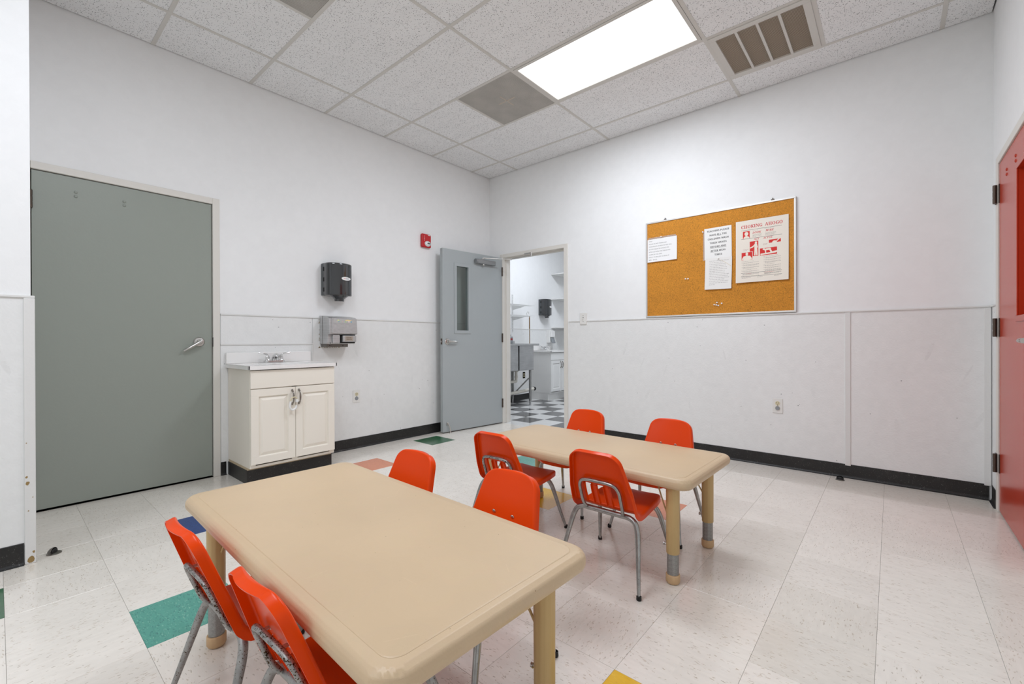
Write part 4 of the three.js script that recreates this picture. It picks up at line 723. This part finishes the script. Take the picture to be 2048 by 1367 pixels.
const texLower = canvasTex(560, 724, (c, w, h) => { c.fillStyle = '#edebe7'; c.fillRect(0, 0, w, h); c.strokeStyle = '#d8cdb6'; c.lineWidth = 9; c.beginPath(); c.moveTo(330, 60); c.quadraticCurveTo(430, 120, 540, 220); c.stroke(); c.fillStyle = '#8b8783'; const old = seed; seed = 909; for (let k = 0; k < 15; k++) { let x = 92; const y = 72 + k * 39, end = k === 14 ? 210 : rr(350, 500); while (x < end) { const l = rr(18, 62); for (let q = 0; q < l; q += 6) c.fillRect(x + q, y - rr(5, 9), rr(2, 4.5), rr(8, 13)); x += l + rr(9, 14); } } seed = old; });
const texChoke = canvasTex(1000, 1340, (c, w, h) => {
  c.fillStyle = '#efe7da'; c.fillRect(0, 0, w, h); const red = '#d8302c', dk = '#5d5a56', cream = '#f3e9da';
  c.fillStyle = '#c8242c'; c.font = 'bold 92px serif'; c.textAlign = 'center'; c.fillText('CHOKING  AHOGO', w / 2, 168, 790);
  c.fillStyle = dk; const rule = y => c.fillRect(105, y, 775, 6); rule(206); rule(392); rule(1132); rule(1210);
  c.textAlign = 'left'; c.fillStyle = '#c8242c'; c.font = 'italic bold 56px serif'; c.fillText('LOOK', 325, 300); c.fillText('MIRE', 575, 290); c.font = 'italic bold 50px serif'; c.fillText('ACT', 350, 440); c.fillText('ACTUE', 530, 440);
  const old = seed; seed = 777;
  const para = (x, y, x1, n, dy, col) => { c.fillStyle = col || '#8f8983'; for (let k = 0; k < n; k++) { let q = x; const e = k === n - 1 ? x + (x1 - x) * rr(0.4, 0.9) : x1; while (q < e) { const l = rr(8, 34); c.fillRect(q, y + k * dy, Math.min(l, e - q), 5); q += l + 7; } } };
  para(330, 232, 480, 1, 14); para(560, 222, 790, 1, 14); para(330, 322, 500, 4, 17); para(575, 318, 770, 4, 17);
  // the five red pictures with cream figures
  c.fillStyle = red; c.fillRect(140, 232, 135, 158); c.fillRect(275, 465, 165, 320); c.fillRect(115, 690, 210, 160); c.fillRect(470, 640, 320, 150); c.fillRect(640, 478, 220, 66);
  c.fillStyle = cream; const el = (x, y, a, b, t = 0) => { c.beginPath(); c.ellipse(x, y, a, b, t, 0, 6.3); c.fill(); };
  const limb = (pts, lw) => { c.strokeStyle = cream; c.lineWidth = lw; c.lineCap = 'round'; c.lineJoin = 'round'; c.beginPath(); pts.forEach((p, k) => k ? c.lineTo(...p) : c.moveTo(...p)); c.stroke(); };
  c.save(); c.beginPath(); c.rect(140, 232, 135, 158); c.clip(); el(210, 288, 38, 44); el(210, 385, 58, 52); c.restore();
  el(395, 500, 22, 26); limb([[390, 540], [392, 620]], 56); limb([[375, 550], [320, 590], [290, 600]], 26); limb([[410, 555], [420, 600], [380, 612]], 22); limb([[380, 640], [372, 760]], 30); limb([[405, 640], [412, 760]], 30);
  c.fillStyle = '#efe7da'; c.fillRect(325, 680, 8, 172); c.fillRect(108, 682, 226, 8);
  c.fillStyle = cream; c.save(); c.beginPath(); c.rect(115, 690, 210, 160); c.clip(); el(218, 722, 26, 32); el(218, 820, 62, 66); limb([[165, 780], [135, 830], [200, 838]], 30); limb([[270, 780], [305, 830], [240, 838]], 30); c.restore();
  el(545, 662, 22, 20); limb([[570, 676], [660, 668]], 40); limb([[575, 685], [580, 745]], 22); limb([[660, 680], [690, 745], [780, 735]], 32); limb([[520, 762], [640, 758], [770, 745]], 30); el(500, 765, 22, 18);
  el(745, 540, 44, 34); limb([[700, 560], [665, 590]], 16); limb([[790, 515], [840, 470]], 20);
  c.fillStyle = '#9a6058'; para(530, 545, 620, 2, 22, '#a77'); para(150, 620, 255, 2, 24, '#a77');
  for (const [x, x1, y0, ns] of [[120, 455, 880, [1, 2, 3, 3, 1, 2, 4, 2]], [545, 860, 812, [1, 2, 2, 3, 1, 2, 2, 4, 2]]]) { let y = y0; for (const n of ns) { c.fillStyle = '#7c7670'; c.fillRect(x, y, 8, 8); para(x + 20, y, x1, n, 13); y += n * 13 + 16; } }
  seed = old; c.fillStyle = '#c8242c'; c.font = 'bold 22px serif'; para(200, 1150, 360, 1, 12, '#c06060'); para(550, 1146, 860, 1, 12, '#c04040'); para(130, 1172, 440, 1, 12); para(550, 1168, 870, 2, 13); para(420, 1238, 540, 1, 12, '#77706a'); para(120, 1232, 300, 2, 13); para(740, 1226, 870, 2, 13);
});
const pStaff = paper('notice_sheet', 'white half-page notice to staff about the sink, at the board edge by the doorway', 2.2325, 1.861, 0.279, 0.216, 0.4, texStaff, 0.008);
const pTeach = paper('notice_sheet', 'white notice asking teachers to have children wash hands before meals', 2.7235, 1.851, 0.2205, 0.272, 0.6, texTeach, 0.003);
const pLower = paper('notice_sheet', 'white sheet of small grey print pinned below the hand washing notice', 2.7265, 1.588, 0.2165, 0.272, -1.0, texLower, 0.007, 0.0022);
const pChoke = paper('choking_poster', 'cream first aid poster with red choking pictures', 3.0575, 1.7455, 0.381, 0.512, 0, texChoke, 0.009);
pChoke.userData.group = undefined; delete pChoke.userData.group; pChoke.userData.category = 'poster';
for (const [n, p, lab, x0, x1, y0, y1] of [['plastic_sleeve', null, 'clear plastic sleeve edge above the staff notice', 2.1, 2.362, 1.969, 1.985], ['plastic_sleeve', null, 'clear plastic sleeve edge beside the hand washing notice', 2.601, 2.6135, 1.71, 1.965]])
  solo(n, bx(x0, x1, y0, y1, BZ + 0.0003, BZ + 0.0009), phy({ color: 0xf5efe6, roughness: 0.12, transmission: 0.75, thickness: 0 }), lab, 'sleeve');
function pushPin(x, y, label, z = 0) { const m = solo('push_pin', at(lathe([[0, 0], [0.006, 0], [0.006, 0.0014], [0.0036, 0.003], [0.0034, 0.006], [0.0058, 0.0085], [0.0052, 0.0098], [0, 0.0104]], 14), 0, 0, 0, Math.PI / 2, 0, 0), M.pin, label, 'push pin', 'white push pins on the cork board'); m.position.set(x, y, BZ + 0.0002 + z); }
for (const [x, y] of [[2.449, 1.566], [2.471, 1.565]]) pushPin(x, y, 'white push pin of the close pair between the notices');
for (const [x, y] of [[2.716, 1.337], [2.694, 1.32], [2.711, 1.317], [2.727, 1.311], [2.754, 1.328]]) pushPin(x, y, 'white push pin of the cluster of five low on the cork board');
pushPin(2.6, 1.963, 'white push pin at the corner of the hand washing notice', 0.0012); pushPin(2.225, 1.981, 'white push pin above the staff notice', 0.0012); pushPin(2.728, 1.716, 'white push pin between the two stacked notices', 0.008);

// ------------------------------------------------------------------ floor door stops
function domeStop(x, z, turn, label) {
  const o = thing('door_stop', label, 'door stop', [x, 0, z], turn, 'dome floor door stops');
  mesh('base', at(lathe([[0, 0], [0.027, 0], [0.027, 0.003], [0.024, 0.005], [0, 0.005]]), 0, 0, 0), M.dome, o);
  const d = new THREE.SphereGeometry(0.024, 24, 12, 0, Math.PI, 0, Math.PI / 2); d.scale(1, 1.05, 1); mesh('half_dome', [at(d, 0, 0.004, 0), bx(-0.023, 0.023, 0.004, 0.012, -0.001, 0.001)], M.dome, o);
  mesh('rubber_bumper', at(new THREE.SphereGeometry(0.02, 20, 10, 0, Math.PI, 0, Math.PI / 2).rotateY(Math.PI).scale(1, 1, 0.25), 0, 0.004, -0.001), M.black, o);
}
domeStop(0.81, 3.894, -0.6, 'dome floor door stop before the grey closed door');
domeStop(3.577, 0.105, Math.PI, 'dome floor door stop by the cork board wall baseboard');

// ------------------------------------------------------------------ kitchen seen through the doorway
{
  const KX = -0.969;
  vanity(KX, -2.67, ['white two-door vanity cabinet in the kitchen corner', 'white vanity sink top in the kitchen', 'chrome two-lever faucet on the kitchen vanity'], M.whitePlastic, false);
  const s = thing('steel_sink', 'stainless steel multi-bowl sink on legs in the kitchen', 'sink', [KX, 0, -1.0]);
  const bowl = (z0, z1) => { const x0 = 0.07, x1 = 0.515, y0 = 0.555, y1 = 0.94, t = 0.004; return [bx(x0, x1, y0, y0 + t, z0, z1), bx(x1 - t, x1, y0, y1, z0, z1, 0.0015), bx(x0, x0 + t, y0, y1, z0, z1), bx(x0, x1, y0, y1, z0, z0 + t, 0.0015), bx(x0, x1, y0, y1, z1 - t, z1, 0.0015)]; };
  for (const [a, b] of [[-0.485, -0.135], [-0.105, 0.245], [0.275, 0.625]]) mesh('bowl', bowl(a, b), M.steel, s);
  mesh('rim', [bx(0.5, 0.545, 0.936, 0.968, -0.6, 0.68, 0.006), bx(0.012, 0.08, 0.936, 0.968, -0.6, 0.68, 0.006), bx(0.08, 0.5, 0.94, 0.968, -0.6, -0.48, 0.004), bx(0.08, 0.5, 0.94, 0.968, 0.62, 0.68, 0.004), bx(0.08, 0.5, 0.94, 0.966, -0.14, -0.1), bx(0.08, 0.5, 0.94, 0.966, 0.24, 0.28), bx(0.012, 0.03, 0.96, 1.01, -0.6, 0.68, 0.004)], M.steel, s);
  for (const [x, z] of [[0.475, -0.445], [0.11, -0.445], [0.475, 0.585], [0.11, 0.585]]) { const l = mesh('leg', at(cyl(0.0205, 0.0205, 0.49, 18), x, 0.31, z), M.zinc, s); mesh('foot', at(cyl(0.012, 0.016, 0.066, 16), x, 0.033, z), M.steel, l); }
  for (const z of [-0.31, 0.07, 0.45]) mesh('drain_pipe', [at(cyl(0.04, 0.032, 0.03, 20), 0.3, 0.54, z), at(cyl(0.021, 0.021, 0.17, 16), 0.3, 0.45, z), at(cyl(0.027, 0.027, 0.03, 16), 0.3, 0.44, z)], M.pvc, s);
  mesh('waste_pipe', sweep([[0.3, 0.372, -0.31], [0.3, 0.366, -0.1], [0.3, 0.36, 0.6]], 0.022, { seg: 12, sides: 14 }), M.pvc, s);
  mesh('brace_tube', sweep([[0.46, 0.42, -0.43], [0.2, 0.12, -0.3]], 0.011, { seg: 4 }), M.zinc, s);
  const wp = mesh('floor_drain_pipe', [sweep([[0.41, 0.235, -0.62], [0.30, 0.19, -0.3], [0.2, 0.15, 0.4]], 0.026, { seg: 16, sides: 16 })], M.pvc, s);
  mesh('end_coupling', at(cyl(0.03, 0.03, 0.03, 18), 0.413, 0.236, -0.63, 1.35, 0, 0), M.black, wp);
  const hose = []; for (let k = 0; k < 40; k++) { const a = k / 40 * Math.PI * 4; hose.push([KX + 0.2 + 0.05 * Math.cos(a), 0.012 + k * 0.0012, -1.02 + 0.13 * Math.sin(a)]); }
  solo('hose_coil', sweep(hose, 0.007, { seg: 160, sides: 8 }), M.wire, 'coiled white hose on the kitchen floor under the sink', 'hose');
  const bx1 = thing('grey_box', 'small grey plastic box with red label on the sink ledge', 'box', [KX + 0.075, 0.9685, -1.34]);
  mesh('body', bx(-0.04, 0.075, 0, 0.115, -0.075, 0.16, 0.012), M.greyPlastic, bx1); mesh('lid', bx(-0.03, 0.06, 0.114, 0.15, -0.045, 0.14, 0.012), M.greyPlastic, bx1); mesh('label', bx(0.0752, 0.0762, 0.055, 0.085, -0.06, 0.0), M.redLabel, bx1);
  // wire shelves on wall standards
  const sh = (y, label) => { const o = thing('wire_shelf', label, 'shelf', [KX, y, -1.35], 0, 'white wire shelves in the kitchen'); const g = []; for (let z = -0.45; z <= 0.45; z += 0.022) g.push(bx(0.01, 0.3, -0.0015, 0.0015, z - 0.0013, z + 0.0013)); for (const x of [0.012, 0.15, 0.298]) g.push(bx(x - 0.003, x + 0.003, -0.006, -0.0015, -0.45, 0.45)); g.push(bx(0.296, 0.3, -0.024, -0.019, -0.45, 0.45)); mesh('wire_deck', g, M.wire, o).userData.kind = 'stuff'; mesh('front_rail', [bx(0.004, 0.008, 0.03, 0.034, -0.45, 0.45), ...[-0.44, -0.22, 0, 0.22, 0.44].map(z => bx(0.004, 0.007, 0, 0.03, z, z + 0.003))], M.wire, o); for (const z of [-0.22, 0.35]) { const b = new THREE.Shape([[0.012, -0.008], [0.29, -0.008], [0.29, -0.02], [0.012, -0.075]].map(p => new THREE.Vector2(...p))); mesh('bracket', at(new THREE.ExtrudeGeometry(b, { depth: 0.004, bevelEnabled: false }), 0, 0, z), M.wire, o); } return o; };
  sh(1.60, 'upper white wire shelf above the steel kitchen sink'); sh(1.425, 'lower white wire shelf above the steel kitchen sink');
  for (const z of [-1.57, -1.0]) { const g = [bx(KX, KX + 0.01, 1.16, 1.79, z - 0.0125, z + 0.0125)]; const m = solo('shelf_standard', g, M.wire, z < -1.3 ? 'slotted white shelf standard farther along the kitchen wall' : 'slotted white shelf standard behind the wire shelves', 'shelf standard'); mesh('slot', Array.from({ length: 24 }, (_, k) => bx(KX + 0.0098, KX + 0.0104, 1.175 + k * 0.0255, 1.187 + k * 0.0255, z - 0.003, z + 0.003)), M.darkHole, m); }
  const hk = solo('wire_hook', sweep([[KX + 0.2, 1.428, -1.72], [KX + 0.2, 1.47, -1.71], [KX + 0.2, 1.5, -1.735], [KX + 0.2, 1.48, -1.765], [KX + 0.2, 1.455, -1.75]], 0.003, { seg: 20, sides: 8 }), M.satin, 'small bent wire hook on the lower wire shelf', 'hook');
  // solid shelves over the vanity
  for (const [y, lab] of [[2.25, 'topmost white board shelf over the kitchen vanity'], [1.785, 'middle white board shelf over the kitchen vanity'], [1.255, 'lowest white board shelf over the kitchen vanity']]) solo('board_shelf', bx(KX, KX + 0.3, y - 0.009, y + 0.009, -3.6, -2.69, 0.002), M.whitePlastic, lab, 'shelf', 'white board shelves in the kitchen');
  const sd = thing('soap_dispenser', 'white soap dispenser on the wall by the kitchen vanity', 'soap dispenser', [KX, 0.955, -2.6]);
  mesh('housing', bx(0, 0.075, 0.02, 0.25, -0.065, 0.065, 0.012), M.whitePlastic, sd); mesh('cover', bx(0.07, 0.11, 0.12, 0.24, -0.06, 0.06, 0.012), M.whitePlastic, sd); mesh('push_bar', at(new RoundedBoxGeometry(0.02, 0.12, 0.1, 2, 0.006), 0.1, 0.07, 0, 0, 0, 0.35), M.greyPlastic, sd);
  const ko = thing('wall_outlet', 'ivory outlet plate on the kitchen wall behind the sink', 'outlet', [KX, 0.42, -1.87], Math.PI / 2); mesh('cover_plate', bx(-0.036, 0.036, -0.058, 0.058, 0, 0.005, 0.002), M.ivory, ko); for (const q of [-1, 1]) mesh('receptacle', at(cyl(0.016, 0.016, 0.003, 20), 0, q * 0.0195, 0.0055, Math.PI / 2, 0, 0), M.ivory, ko);
  const wk = scene.getObjectByName('wall_kitchen_left');
  mesh('wainscot_panel', bx(-0.97, KX + 0.005, 0.1, 1.21, -2.02, -0.13), M.panel, wk); mesh('wainscot_panel', bx(-0.97, KX + 0.005, 0.1, 1.21, -3.69, -2.04), M.panel, wk);
  mesh('cap_strip', bx(-0.97, KX + 0.009, 1.21, 1.222, -3.69, -0.13), M.whiteTrim, wk); mesh('bare_batten', bx(-0.97, KX + 0.01, 0.1, 1.44, -2.036, -2.02), M.wood, wk);
}
renderer.render(scene, camera);
